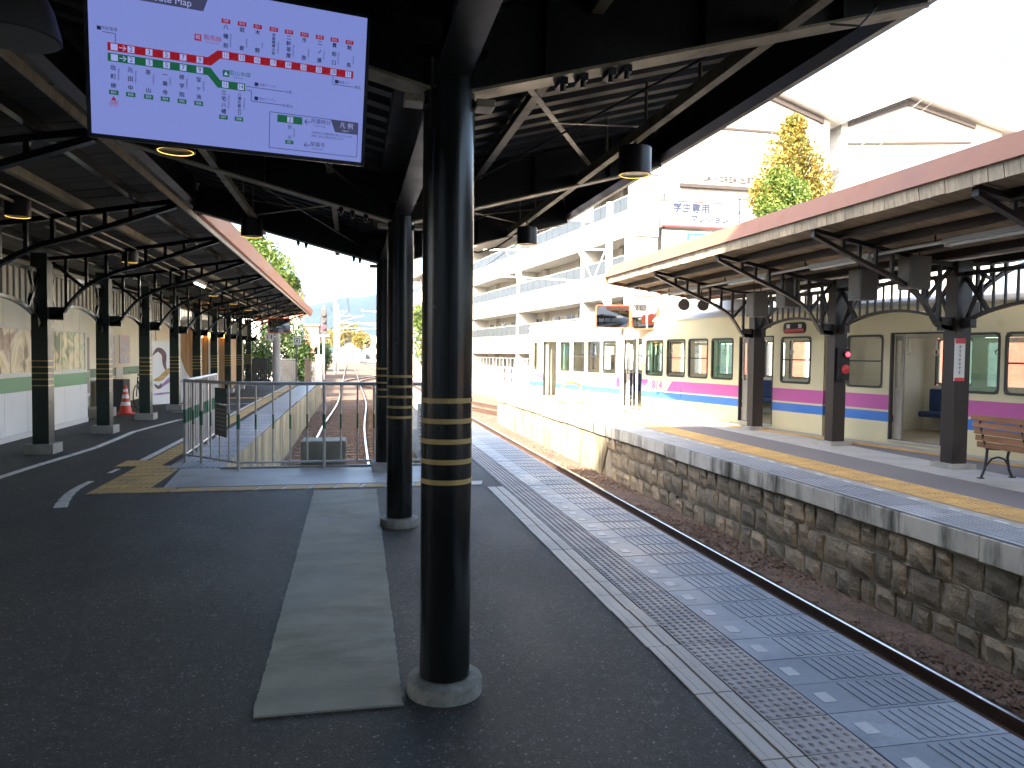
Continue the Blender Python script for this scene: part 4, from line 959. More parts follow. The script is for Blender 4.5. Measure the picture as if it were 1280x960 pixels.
# ------------------------------------------------------------------ things on the right platform
def convex_mirror(label, pos, w, h, yawdeg, tilt=0.0, pole_base=None, plabel=None):
    t = thing('platform_mirror', label, 'mirror', pos, R(yawdeg), group='orange framed platform mirrors')
    outer = rounded(-w/2, w/2, -h/2, h/2, .07); inner = rounded(-w/2+.03, w/2-.03, -h/2+.03, h/2-.03, .05)
    b = MB(); frame_ring(b, outer, inner, -.03, .05); b.prism([(x, .05, z) for x, z in outer], (0, .02, 0)); b.obj('frame', 'orange_paint', t, local=True)
    b = MB(); N_ = 12; vs = []; w2, h2 = w/2-.028, h/2-.028
    for i in range(N_+1):
        for j in range(N_+1):
            u, v = -1+2*i/N_, -1+2*j/N_; vs.append((u*w2, .02-.045*(1-u*u*.5-v*v*.5), v*h2))
    b.add(vs, [(i*(N_+1)+j, (i+1)*(N_+1)+j, (i+1)*(N_+1)+j+1, i*(N_+1)+j+1) for i in range(N_) for j in range(N_)]); b.obj('mirror_face', 'mirror_face', t, local=True, smooth=True)
    return t
mp = thing('mirror_pole', 'white steel pole carrying the dark rectangular mirror on the sunlit platform', 'pole', (7.44, 20.3, 0))
b = MB(); b.tube((7.44, 20.3, 0), (7.44, 20.3, 2.95), .055, n=14); b.obj('shaft', 'frame_white', mp, smooth=True)
b = MB(); b.bar((7.44, 20.28, 2.7), (7.1, 20.2, 2.7), .03, .03); b.box(7.34, 7.54, 20.2, 20.4, 0, .012); b.obj('bracket', 'galvanised', mp)
convex_mirror('dark rectangular mirror in orange frame, left of the pair on the right platform', (7.08, 20.12, 2.68), .96, .66, -17)
mp2 = thing('mirror_pole', 'thin pale pole carrying the tilted bright mirror beside the train', 'pole', (8.12, 20.9, 0))
b = MB(); b.tube((8.12, 20.9, 0), (8.12, 20.9, 2.95), .03, n=12); b.obj('shaft', 'frame_white', mp2, smooth=True)
m2 = convex_mirror('bright mirror in orange frame turned to the right, beside the dark mirror', (8.22, 20.66, 2.68), .86, .64, -48)
br = thing('arch_barrier', 'orange and white arch barrier standing on the sunlit platform end', 'barrier', (7.05, 24.1, 0))
pts = [(6.72, 24.0, 0), (6.72, 24.0, .50)] + [(7.05-.33*math.cos(R(a)), 24.0+.0*a, .50+.20*math.sin(R(a))) for a in range(20, 170, 15)] + [(7.38, 24.0, .50), (7.38, 24.0, 0)]
MB().path(pts, .028, 10).obj('hoop', 'steel_rail', br, smooth=True)
MB().path([(7.05-.33*math.cos(R(a)), 24.0, .50+.20*math.sin(R(a))) for a in range(15, 170, 15)], .040, 10).obj('sleeve', 'orange_paint', br, smooth=True)
for x in (6.72, 7.38): MB().lathe((x, 24.0, 0), [(.11, 0), (.10, .05), (.045, .10)], 16).obj('foot', 'orange_paint', br, smooth=True)

bn = thing('park_bench', 'wooden slatted bench with black iron ends on the right platform', 'bench', (8.62, 8.0, 0))
def iron_end(y):
    b = MB()
    b.path([(8.30, y, .84), (8.345, y, .64), (8.40, y, .46), (8.43, y, .41)], .016, 8)
    b.path([(8.42, y, .41), (8.62, y, .395), (8.84, y, .42)], .016, 8)
    b.path([(8.44, y, .41), (8.43, y, .28), (8.40, y, .12), (8.35, y, .0)], .018, 8)
    b.path([(8.80, y, .41), (8.77, y, .28), (8.80, y, .12), (8.86, y, .0)], .018, 8)
    b.path([(8.42, y, .17), (8.52, y, .27), (8.62, y, .29), (8.72, y, .26), (8.79, y, .17)], .013, 8)
    b.box(8.31, 8.39, y-.025, y+.025, 0, .018); b.box(8.82, 8.90, y-.025, y+.025, 0, .018)
    return b.obj('iron_end', 'cast_iron', bn, smooth=True)
for y in (8.72, 7.45): iron_end(y)
MB().path([(8.30, 8.08, .84), (8.345, 8.08, .64), (8.42, 8.08, .41)], .013, 8).obj('back_brace', 'cast_iron', bn)
for k in range(5):
    z = .46+.092*k; x = 8.40-.24*(.092*k) - .0
    sl_ = MB().bar((x-.005*k, 7.32, z), (x-.005*k, 8.85, z), .022, .078); sl_.obj('back_slat', 'wood_red', bn, bevel=.006)
for k in range(5):
    x = 8.46+.088*k; MB().box(x-.038, x+.038, 7.32, 8.85, .425, .447).obj('seat_slat', 'wood_red', bn, bevel=.006)

# red signal lamps on the second post, narrow sign on the first
t = thing('signal_lamp', 'black signal box with two red lamps on the brown post', 'signal', (8.75, 12.32, 1.25))
b = MB(); b.box(8.66, 8.88, 12.30, 12.384, 1.20, 1.80); b.obj('case', 'black_plastic', t, bevel=.01)
b = MB(); b.tube((8.80, 12.25, 1.68), (8.80, 12.30, 1.68), .055, n=18); b.obj('hood', 'black_plastic', t)
MB().lathe((0, 0, 0), [(.045, 0), (.03, .015), (.004, .02)], 16).obj('lens', 'signal_red', t, local=True, smooth=True)
l = t.children[-1]; l.rotation_euler = (R(90), 0, 0); l.location = (.05, -.08, .43)
MB().lathe((0, 0, 0), [(.085, 0), (.06, .02), (.004, .028)], 18).obj('reflector', 'sign_red', t, local=True, smooth=True)
l = t.children[-1]; l.rotation_euler = (R(90), 0, 0); l.location = (.05, -.03, .16)
t = thing('post_sign', 'narrow white vertical sign with red ends on the nearest brown post', 'sign', (8.62, 9.52, 1.3))
b = MB(); b.box(8.60, 8.77, 9.518, 9.533, 1.30, 1.92); b.obj('board', 'frame_white', t)
b = MB(); b.box(8.598, 8.772, 9.515, 9.5175, 1.845, 1.922); b.box(8.598, 8.772, 9.515, 9.5175, 1.298, 1.345); b.obj('end_band', 'sign_red', t)
b = MB()
for k in range(7):
    z = 1.80-.062*k
    b.box(8.662, 8.706, 9.5155, 9.517, z, z+.008); b.box(8.681, 8.688, 9.5155, 9.517, z-.022, z+.018); b.box(8.665+.01*(k % 3), 8.70, 9.5155, 9.517, z-.026, z-.019)
b.obj('sign_lettering', 'ink', t)
t = thing('stop_sign', 'small white sign reading 2L under the far end of the right canopy', 'sign', (6.86, 17.6, 2.78))
b = MB(); b.box(6.66, 7.06, 17.6, 17.62, 2.70, 2.86); b.tube((6.86, 17.61, 2.86), (6.86, 17.61, 3.3), .01, n=6); b.obj('board', 'frame_white', t)
b = MB(); lettering(b, '2 L', .15, (6.86, 17.598, 2.775), (1, 0, 0), (0, 0, 1)); b.obj('sign_lettering', 'ink', t)

# ------------------------------------------------------------------ hanging route-map screen
SO = Vector((-.467, 3.313, 2.751)); sy, st_ = .198, .206
SX = Vector((math.cos(sy), math.sin(sy), 0)); SF = Vector((-math.sin(sy), math.cos(sy), 0))
SU = Vector((0, 0, math.cos(st_))) - SF*math.sin(st_); SN = SX.cross(SU)        # SN faces the viewer
ds = thing('display_screen', 'hanging flat display screen showing a red and green railway route map', 'screen', tuple(SO))
def obox(b, u0, u1, v0, v1, n0, n1, mi=0):
    P_ = lambda u, v, n: SO + SX*u + SU*v + SN*n
    b.prism([P_(u0, v0, n0), P_(u1, v0, n0), P_(u1, v1, n0), P_(u0, v1, n0)], SN*(n1-n0), mi)
b = MB(); obox(b, -.540, .540, -.312, .312, -.065, -.008); b.obj('housing', 'black_plastic', ds, bevel=.006)
b = MB()
for u0, u1, v0, v1 in ((-.540, -.525, -.312, .312), (.525, .540, -.312, .312), (-.525, .525, -.312, -.2965), (-.525, .525, .2965, .312)): obox(b, u0, u1, v0, v1, -.0079, .004)
b.obj('bezel', 'black_plastic', ds)
b = MB(); obox(b, -.525, .525, -.2965, .2965, -.0079, -.001); panel = b.obj('lit_surface', 'screen_blue', ds)
b = MB(); b.tube(SO-SN*.06+SU*.1+SX*.2, Vector((-.25, 3.54, 3.0)), .02, n=8); b.tube(SO-SN*.06+SU*.1-SX*.2, Vector((-.65, 3.50, 3.1)), .02, n=8); b.obj('bracket', 'black_plastic', ds)
PL = lambda mb, u0, u1, v0, v1, lift=.0005: plate(mb, u0, u1, v0, v1, SO, SX, SU, lift)
TX = lambda mb, s, size, u, v, lift=.0016, wide=1.0: lettering(mb, s, size, SO+SX*u+SU*v, SX, SU, lift, 0, wide)
def poly(mb, pts, lift=.0005): mb.add([SO+SX*u+SU*v+SN*lift for u, v in pts], [tuple(range(len(pts)))])
red, grn, wht, ink, drk = MB(), MB(), MB(), MB(), MB()
poly(red, [(-.463, .014), (-.094, .014), (-.059, .046), (.475, .046), (.475, .076), (-.069, .076), (-.106, .044), (-.463, .044)])
poly(grn, [(-.463, -.024), (-.106, -.024), (-.069, -.066), (.037, -.066), (.037, -.036), (-.060, -.036), (-.096, .006), (-.463, .006)])
MIN1 = ['', '2', '3', '5', '7', '9']; U1 = [-.440, -.382, -.319, -.257, -.197, -.136]
for u, s in zip(U1, MIN1):
    for v in (.029, -.009):
        PL(wht, u-.012, u+.012, v-.0115, v+.0115, .0010)
        if s: TX(ink, s, .024, u, v)
for v, mb in ((.029, red), (-.009, grn)): TX(wht, '→', .034, -.411, v)
U2 = [-.039, .022, .082, .145, .205, .267, .330, .391, .454]; MIN2 = ['11', '13', '15', '17', '19', '22', '25', '28', '31']
N2 = ['八幡前', '岩倉', '木野', '京都精華大前', '二軒茶屋', '市原', '二ノ瀬', '貴船口', '鞍馬']
RO2 = ['Hachimanmae', 'Iwakura', 'Kino', 'Kyoto-Seikadai-mae', 'Nikenchaya', 'Ichihara', 'Ninose', 'Kibuneguchi', 'Kurama']
def vert_name(nm, u, v0, v1, size=.020):
    k = len(nm)
    for i, ch in enumerate(nm):
        v = (v0+v1)/2 if k == 1 else v0 + (v1-v0)*i/(k-1)
        lettering(ink, ch, min(size, abs(v1-v0)/max(k-1, 1)*.98), SO+SX*u+SU*v, SX, SU, .0016, bold=.02)
def roman(nm, u, v, length):
    lettering(ink, nm, .0105, SO+SX*u+SU*v, -SU, SX, .0016, 0, min(1.0, length/(len(nm)*.0058)))
for u, s, nm, ro, k in zip(U2, MIN2, N2, RO2, range(9)):
    PL(wht, u-.012, u+.012, .0495, .0725, .0010); TX(ink, s, .022, u, .061, wide=.85)
    PL(red, u-.0165, u+.0165, .181, .197); TX(wht, 'E%02d' % (9+k), .0135, u, .189)
    vert_name(nm, u, .166, .097); roman(ro, u+.019, .12, .055)
UG = [-.445, -.386, -.323, -.263, -.202, -.140]; NG = ['出町柳', '元田中', '茶山', '一乗寺', '修学院', '宝ヶ池']
RG = ['Demachiyanagi', 'Mototanaka', 'Chayama', 'Ichijoji', 'Shugakuin', 'Takaragaike']
for k, (u, nm, ro) in enumerate(zip(UG, NG, RG)):
    PL(grn, u-.0165, u+.0165, -.145, -.128); TX(wht, 'E%02d' % (k+1), .0135, u, -.1365)
    vert_name(nm, u, -.047, -.113); roman(ro, u+.019, -.068, .05)
for u, s, nm, ro, k in ((-.040, '11', '三宅八幡', 'Miyake-Hachiman', 7), (.020, '14', '八瀬比叡山口', 'Yase-Hieizanguchi', 8)):
    PL(wht, u-.012, u+.012, -.0625, -.0395, .0010); TX(ink, s, .022, u, -.051, wide=.85)
    PL(grn, u-.0225, u+.0105, -.186, -.169); TX(wht, 'E%02d' % k, .0135, u-.006, -.1775)
    vert_name(nm, u-.005, -.083, -.156); roman(ro, u+.014, -.115, .06)
PL(red, -.155, -.130, .100, .1245); TX(wht, '鞍', .019, -.1425, .112); TX(red, '鞍馬線', .022, -.088, .116); TX(red, 'Kurama Line', .0095, -.088, .100)
PL(grn, -.050, -.025, -.020, .005); poly(wht, [(-.046, -.014), (-.029, -.014), (-.0375, .001)], .0012); TX(grn, '叡山本線', .021, .016, -.003); TX(grn, 'Eizan Line', .0095, .010, -.018)
poly(red, [(-.455, -.166), (-.437, -.166), (-.446, -.150)]); TX(red, '当駅', .017, -.446, -.176); TX(red, 'This Station', .007, -.446, -.187)
poly(drk, [(-.525, .2965), (-.525, .211), (-.123, .211), (-.092, .2965)], .0008)
TX(wht, '路線図', .040, -.40, .262); TX(wht, 'Route Map', .036, -.245, .231)
def line(mb, pts, w=.0022):
    for (a, b_), (c, d) in zip(pts[:-1], pts[1:]):
        if abs(a-c) > abs(b_-d): PL(mb, min(a, c), max(a, c), b_-w/2, b_+w/2, .0009)
        else: PL(mb, a-w/2, a+w/2, min(b_, d), max(b_, d), .0009)
line(ink, [(.042, -.0455), (.192, -.0455)]); line(ink, [(.042, -.060), (.061, -.060), (.061, -.100), (.190, -.100)]); line(ink, [(.390, .044), (.390, .0125), (.478, .0125)])
line(ink, [(-.478, .078), (-.435, .078), (-.435, .046)])
PL(ink, -.497, -.483, .083, .097); TX(ink, '京阪電車', .014, -.455, .091)
for v, s1, s2 in ((-.032, '比叡ケーブル', '大原'), (-.087, '叡山ケーブル', '比叡山')): PL(ink, .073, .088, v-.007, v+.007); TX(ink, s1, .011, .125, v); TX(ink, s2, .014, .208, v-.014)
PL(ink, .399, .414, .018, .032); TX(ink, '路線バス', .012, .438, .024); TX(ink, '貴船', .014, .495, .0125)
line(ink, [(.135, -.1325), (.505, -.1325)]); line(ink, [(.135, -.276), (.505, -.276)]); line(ink, [(.135, -.276), (.135, -.1325)]); line(ink, [(.505, -.276), (.505, -.1325)])
PL(grn, .166, .268, -.169, -.139); PL(wht, .206, .230, -.1655, -.1425, .0010); TX(ink, '2', .024, .218, -.154)
TX(ink, '駅', .017, .218, -.186); TX(ink, '名', .017, .218, -.227); PL(grn, .200, .234, -.253, -.238); TX(wht, 'E01', .012, .217, -.2455); roman('Station Name', .236, -.206, .045)
TX(ink, '←', .036, .290, -.155); TX(ink, '所要時分', .021, .346, -.149); TX(ink, 'Travel Time', .010, .340, -.166)
TX(ink, '←', .036, .290, -.250); TX(ink, '駅番号', .021, .336, -.244); TX(ink, 'Station No.', .010, .336, -.261)
poly(drk, [(.387, -.1325), (.505, -.1325), (.505, -.182), (.407, -.182)], .0011); TX(wht, '凡 例', .026, .455, -.152); TX(wht, 'Legend', .010, .452, -.172)
TX(ink, '※標準的な所要時間を表示しています', .0105, .395, -.195); TX(ink, '実際と異なる場合があります', .0105, .375, -.209)
for mb, nm, m in ((red, 'red_line_print', 'screen_red'), (grn, 'green_line_print', 'screen_green'), (wht, 'white_print', 'screen_white'), (ink, 'dark_lettering', 'screen_ink'), (drk, 'dark_header', 'screen_dark')):
    tag(mb.obj(nm, m, panel), kind='stuff')

# ------------------------------------------------------------------ railing at the end of the track pit
fn = thing('platform_railing', 'steel railing with green banded bars round the end of the track', 'railing', (-1, 11, 0))
HT, HB = 1.18, .105
def fence_run(p, q, step, posts, grn_bars=True):
    p, q = Vector((*p, 0)), Vector((*q, 0)); L_ = (q-p).length
    MB().tube(p+Vector((0, 0, HT)), q+Vector((0, 0, HT)), .024, n=10).obj('top_rail', 'steel_rail', fn, smooth=True)
    MB().tube(p+Vector((0, 0, HB)), q+Vector((0, 0, HB)), .016, n=8).obj('bottom_rail', 'steel_rail', fn, smooth=True)
    n = int(round(L_/step))
    for i in range(1, n):
        c = p.lerp(q, i/n)
        if any(abs((c-p).length - s) < .06 for s in posts): continue
        o = MB().tube(c+Vector((0, 0, HB)), c+Vector((0, 0, HT-.02)), .0125, n=8).obj('bar', 'steel_rail', fn, smooth=True)
        MB().tube(c+Vector((0, 0, .56)), c+Vector((0, 0, .76)), .0137, n=8).obj('green_sleeve', 'green_band', o, smooth=True)
    for s in posts:
        c = p + (q-p).normalized()*s
        o = MB().tube(c, c+Vector((0, 0, HT)), .022, n=10).obj('post', 'steel_rail', fn, smooth=True)
        MB().tube(c+Vector((0, 0, .56)), c+Vector((0, 0, .76)), .0234, n=10).obj('green_sleeve', 'green_band', o, smooth=True)
fence_run((-1.50, 10.78), (.98, 10.76), .2255, [0, 1.127, 2.48])
fence_run((-2.37, 11.74), (-1.50, 10.78), .20, [0, .42])
fence_run((-2.37, 11.74), (-2.46, 14.9), .155, [1.05, 2.1, 3.15])
b = MB(); b.box(-1.74, 1.0, 10.86, 10.94, .001, .03); b.obj('kerb', 'concrete', fn)
nb = thing('notice_board', 'light grey notice plate hung on the railing below a dark plate', 'sign', (-1.83, 11.1, .4))
dv_ = Vector((-1.50+2.37, 10.78-11.74, 0)).normalized(); nv_ = Vector((dv_.y, -dv_.x, 0)); c0 = Vector((-1.74, 11.045, 0)) + nv_*.03
up_ = Vector((0, 0, 1))
b = MB(); b.prism([c0-dv_*.13+up_*.46, c0+dv_*.14+up_*.43, c0+dv_*.14+up_*.86, c0-dv_*.13+up_*.89], nv_*.012); b.obj('plate', 'speaker_grey', nb)
b = MB()
for k in range(6): z = .83-.055*k; b.prism([c0+nv_*.0125-dv_*.10+up_*(z), c0+nv_*.0125+dv_*.11+up_*(z-.015), c0+nv_*.0125+dv_*.11+up_*(z-.035), c0+nv_*.0125-dv_*.10+up_*(z-.02)], nv_*.001)
b.obj('printed_lines', 'train_grey', nb)
b = MB(); b.prism([c0-dv_*.13+up_*.90, c0+dv_*.14+up_*.89, c0+dv_*.14+up_*1.10, c0-dv_*.13+up_*1.11], nv_*.012); b.obj('dark_plate', 'dark_green', nb)
bb = tag(MB().box(-.70, -.08, 11.0, 11.5, -1.16, .36).obj('buffer_block', 'concrete_slab', bevel=.02), 'grey concrete block at the end of the track behind the railing', 'concrete block')
vs_ = thing('vertical_sign', 'white upright sign with vertical lettering behind the second round column', 'sign', (1.15, 12.3, 0))
b = MB(); b.box(1.04, 1.16, 12.3, 12.33, .05, .80); b.obj('board', 'frame_white', vs_)
b = MB(); b.tube((1.10, 12.34, 0), (1.10, 12.34, .8), .015, n=6); b.obj('post', 'galvanised', vs_)
b = MB()
for k in range(6):
    z = .70-.11*k
    b.box(1.07, 1.13, 12.297, 12.2985, z, z+.012); b.box(1.094, 1.106, 12.297, 12.2985, z-.03, z+.03); b.box(1.075, 1.12, 12.297, 12.2985, z-.04, z-.03)
b.obj('sign_lettering', 'ink', vs_)

# ------------------------------------------------------------------ left wall with framed pictures
WX = -5.78
lw = thing('panel_wall', 'white panelled wall with a green stripe behind the left posts', 'wall', (WX, 12, 0))
y = 5.2
while y < 18.5:
    w = min(.92, 18.55-y)
    o = MB().box(WX-.06, WX, y+.004, y+w-.004, .10, .845).obj('panel', 'panel_white', lw); o = MB().box(WX-.06, WX-.002, y+.004, y+w-.004, 1.105, 3.3).obj('panel', 'panel_cream', lw); y += .92
MB().box(WX-.06, WX+.004, 5.2, 18.55, .85, 1.10).obj('green_stripe', 'stripe_green', lw)
MB().box(WX-.06, WX+.012, 5.2, 18.55, .0, .095).obj('skirting', 'frame_white', lw)
MB().box(WX-.06, WX+.03, 5.2, 18.55, 1.104, 1.128).obj('ledge', 'frame_white', lw)
MB().box(WX-.20, WX-.062, 5.2, 18.55, 0, 3.3).obj('wall_core', 'panel_cream', lw)
for (a, c, m, lab) in ((12.3, 15.75, 'art_gold', 'wide framed golden picture on the white wall left of the first post'), (16.3, 18.35, 'art_forest', 'framed picture with green and gold shapes between the first two left posts')):
    t = thing('framed_picture', lab, 'picture', (WX+.02, (a+c)/2, 1.15))
    MB().box(WX+.001, WX+.018, a+.03, c-.03, 1.18, 1.96).obj('canvas', m, t)
    b = MB(); b.box(WX+.001, WX+.03, a, a+.029, 1.15, 1.99); b.box(WX+.001, WX+.03, c-.029, c, 1.15, 1.99); b.box(WX+.001, WX+.03, a+.03, c-.03, 1.15, 1.179); b.box(WX+.001, WX+.03, a+.03, c-.03, 1.961, 1.99); b.obj('frame', 'frame_white', t)
    for k in range(1, 6):
        yy = a + (c-a)*k/6; MB().box(WX+.0185, WX+.021, yy-.006, yy+.006, 1.18, 1.96).obj('panel_joint', 'gold_paint', t)
# recessed wall beyond
rw = thing('recessed_wall', 'cream wall with green stripe set back behind the cone', 'wall', (-6.9, 24, 0))
MB().box(-7.0, -6.9, 18.6, 31.5, 0, 3.3).obj('wall', 'panel_cream', rw); MB().box(-6.9, -6.893, 18.6, 31.5, .84, 1.08).obj('green_stripe', 'green_band', rw)
MB().box(-6.9, -5.99, 18.56, 18.66, 0, 3.3).obj('return_wall', 'panel_cream', rw)
for (a, c, z0, z1, m, lab) in ((24.95, 26.05, 1.2, 2.05, 'art_pink', 'pink and blue poster on the recessed cream wall'), (27.3, 28.1, 1.1, 2.05, 'art_pink', 'narrow violet poster right of the pink one on the recessed wall'), (24.0, 24.5, 1.1, 2.0, 'art_pink', 'thin pink poster left on the recessed cream wall'), (24.6, 25.3, .75, 1.08, 'frame_white', 'small white sheet under the pink poster')):
    tag(MB().box(-6.889, -6.880, a, c, z0, z1).obj('poster', m), lab, 'poster')
MB().box(-6.895, -6.86, 29.3, 29.4, 0, 3.2).obj('downpipe', 'frame_white', rw)
for k, (y, lab) in enumerate(((18.75, 'white door frame strip at the end of the white wall'),)):
    t = thing('glazed_notice_case', 'narrow glazed notice case at the end of the white wall', 'notice case', (-5.85, 18.9, .9))
    MB().box(-5.98, -5.86, 18.70, 18.98, .55, 1.95).obj('case', 'frame_white', t); MB().box(-5.858, -5.852, 18.74, 18.94, .62, 1.88).obj('pane', 'apt_grey', t)
t = thing('traffic_cone', 'red traffic cone with white bands standing by the second and third posts', 'traffic cone', (-5.55, 20.6, 0))
prof = [(.155, .03), (.145, .05), (.032, .70), (.028, .715), (.01, .72)]
MB().lathe((-5.55, 20.6, 0), prof, 24).obj('cone', 'cone_red', t, smooth=True)
def cr_(z): return .145+(.032-.145)*(z-.05)/.65
for z0, z1 in ((.22, .31), (.40, .49), (.56, .63)): MB().lathe((-5.55, 20.6, 0), [(cr_(z0)+.002, z0), (cr_(z1)+.002, z1)], 24).obj('white_band', 'cone_white', t, smooth=True)
MB().box(-5.74, -5.36, 20.41, 20.79, 0, .032).obj('base', 'cone_red', t, bevel=.01)
tag(MB().box(-6.75, -6.05, 22.3, 22.9, 0, .80).obj('storage_box', 'fence_dark', bevel=.02), 'dark storage box against the recessed wall behind the cone', 'box')
tag(MB().box(-6.4, -5.62, 19.2, 20.1, 0, .22).obj('concrete_step', 'concrete', bevel=.015), 'low pale concrete step in front of the cone', 'step')
t = thing('parked_bicycle', 'dark bicycle leaning behind the storage box by the recessed wall', 'bicycle', (-5.9, 23.1, 0))
for cy in (22.75, 23.75):
    b = MB(); b.path([(-5.85, cy+.31*math.cos(R(a)), .32+.31*math.sin(R(a))) for a in range(0, 361, 20)], .016, 6); b.obj('wheel', 'rubber', t)
b = MB(); fr = [(-5.85, 22.75, .32), (-5.85, 22.9, .85), (-5.85, 23.35, .75), (-5.85, 23.25, .30), (-5.85, 22.93, .75)]
b.path(fr, .016, 6); b.path([(-5.85, 23.35, .75), (-5.85, 23.75, .32), (-5.85, 23.25, .30)], .013, 6); b.obj('frame', 'cast_iron', t)
b = MB(); b.path([(-6.1, 22.95, 1.0), (-5.85, 22.85, .98), (-5.6, 22.95, 1.0)], .012, 6); b.path([(-5.85, 22.9, .85), (-5.85, 22.85, .98)], .012, 6); b.obj('handlebar', 'steel_rail', t)
b = MB(); b.prism([(-5.93, 23.2, .88), (-5.77, 23.2, .88), (-5.83, 23.48, .88), (-5.87, 23.48, .88)], (0, 0, .05)); b.path([(-5.85, 23.35, .75), (-5.85, 23.35, .88)], .012, 6); b.obj('saddle', 'rubber', t)
# standing display panel with a painted figure of swirls
t = thing('painted_panel', 'tall white standing panel with a swirling painted design behind the left posts', 'panel', (-5.4, 24.5, 0))
pa, pb = Vector((-5.80, 24.0, 0)), Vector((-4.85, 25.35, 0)); du = (pb-pa).normalized(); dn = Vector((du.y, -du.x, 0))
W_ = (pb-pa).length
out = [(0, 0), (W_, 0), (W_, .35), (W_-.10, .70), (W_-.35, 1.0), (W_-.50, 1.35), (W_-.55, 1.88), (0, 1.88)]
b = MB(); b.prism([pa+du*u+up_*v for u, v in out], dn*-.03); b.obj('panel', 'panel_white', t)
def swirl(pts, w, m, lift):
    b = MB(); a_ = []; c_ = []
    for i, p in enumerate(pts):
        d = (Vector(pts[min(i+1, len(pts)-1)])-Vector(pts[max(i-1, 0)])).normalized(); n = Vector((-d.y, d.x)); ww = w*math.sin(math.pi*(i+.6)/(len(pts)+.2))
        a_.append(pa+du*(p[0]+n.x*ww)+up_*(p[1]+n.y*ww)+dn*lift); c_.append(pa+du*(p[0]-n.x*ww)+up_*(p[1]-n.y*ww)+dn*lift)
    b.strip(a_, c_, dn*.0015); return b.obj('painted_swirl', m, t)
mat('swirl_dark', (0.16, 0.09, 0.09), .6, .5, 14); mat('swirl_gold', (0.55, 0.36, 0.12), .6, .4, 14); mat('swirl_violet', (0.38, 0.22, 0.40), .6, .4, 14)
swirl(curve_pts([(.10, 1.45), (.28, 1.62), (.50, 1.50), (.52, 1.20), (.60, .98)]), .085, 'swirl_dark', .002)
swirl(curve_pts([(.12, .72), (.40, .78), (.70, 1.0), (.95, .92)]), .09, 'swirl_gold', .004)
swirl(curve_pts([(.30, .45), (.55, .62), (.80, .75), (1.05, .62), (1.2, .70)]), .07, 'swirl_violet', .006)
swirl(curve_pts([(.15, .60), (.30, .50), (.42, .62)]), .05, 'swirl_dark', .008)
swirl([(.12, .30), (.4, .31), (.75, .33)], .035, 'swirl_violet', .003)

# ------------------------------------------------------------------ apartment block beyond the train
AR = math.atan2(.99517, -.09814)
ab = thing('apartment_building', 'long white apartment block with recessed balconies beyond the train', 'building', (14.95, 36.0, -1.16), AR)
Z0 = 1.16                                                     # local z of platform level
SOF = [1.65, 4.60, 7.55, 10.62]; BL = 62.0; BD = -1.4          # balconies stand out towards the track: local +y
b = MB(); b.box(1.3, BL, -9, 0, 0, 10.9+Z0); b.obj('wall', 'apt_grey', ab, local=True)
for k, s in enumerate(SOF):
    top = s+1.32 if k < 3 else s+.34
    MB().box(-.1, BL, .002, 1.5 if k < 3 else 2.1, s+Z0, top+Z0).obj('balcony_band' if k < 3 else 'eave_slab', 'apt_white', ab, local=True)
    if k < 3:
        x = .15
        while x < BL-.2:
            if abs((x+.6) % 12.6 - 6.3) < 12: MB().box(x, x+1.16, 1.40, 1.44, top+Z0+.03, top+Z0+.70).obj('railing_panel', 'apt_rail', ab, local=True)
            x += 1.22
        MB().box(0, BL, 1.38, 1.46, top+Z0+.70, top+Z0+.75).obj('handrail', 'apt_white', ab, local=True)
    # partitions and glazed doors of the storey whose soffit is s
    fl = s - 2.9 + .15
    for x in (.0, 6.0, 18.0, 31.2, 44.0, 56.0):
        MB().box(x, x+.38, .003, 1.47, max(fl, -1.1)+Z0, s+Z0-.002).obj('partition', 'apt_white', ab, local=True)
    x = 1.2
    while x < BL-2.5:
        w = MB().box(x, x+1.7, .004, .05, max(fl, -1.0)+Z0+.1, s+Z0-.45).obj('window', 'apt_window', ab, local=True)
        MB().box(x+.82, x+.88, .05, .07, max(fl, -1.0)+Z0+.1, s+Z0-.45).obj('mullion', 'apt_white', w, local=True)
        x += 3.05
    x = 3.4
    while x < BL-2:
        MB().box(x, x+.45, .004, .30, fl+Z0+.8, s+Z0-.05).obj('pier', 'apt_grey', ab, local=True); x += 6.1
# end block with the gable and its sign
g1 = thing('gabled_apartment_block', 'tall white gabled apartment block with lettering on its end wall', 'building', (20, 37, -1.16))
b = MB(); b.prism([(15.0, 37, -1.16), (25.1, 37, -1.16), (25.1, 37, 14.3), (20.05, 37, 15.95), (15.0, 37, 14.3)], (0, 14, 0)); b.obj('wall', 'apt_white', g1)
b = MB()
b.prism([(20.05, 36.5, 16.0), (25.7, 36.5, 14.15), (25.7, 36.5, 14.42), (20.05, 36.5, 16.3)], (0, 14.5, 0)); b.prism([(20.05, 36.5, 16.0), (14.4, 36.5, 14.15), (14.4, 36.5, 14.42), (20.05, 36.5, 16.3)], (0, 14.5, 0)); b.obj('roof', 'apt_roof', g1)
b = MB()
for sx in (1, -1): b.prism([(20.05, 36.85, 15.62), (20.05+sx*4.6, 36.85, 14.12), (20.05+sx*4.6, 36.85, 14.36), (20.05, 36.85, 15.86)], (0, .14, 0))
b.obj('verge_trim', 'apt_trim', g1)
MB().box(17.4, 22.6, 36.93, 36.998, 13.42, 13.54).obj('string_course', 'apt_trim', g1)
MB().box(16.5, 22.4, 36.80, 36.998, 10.32, 10.50).obj('ledge', 'apt_trim', g1)
b = MB(); lettering(b, 'LA・CREA 出町柳', .42, (19.45, 36.96, 10.84), (1, 0, 0), (0, 0, 1), .0, bold=.035); b.obj('building_lettering', 'apt_trim', g1)
for z in (9.6, 8.9, 8.3, 6.2): MB().box(19.2, 23.0, 35.9, 35.96, z, z+.07).obj('balcony_rail', 'apt_rail', g1)
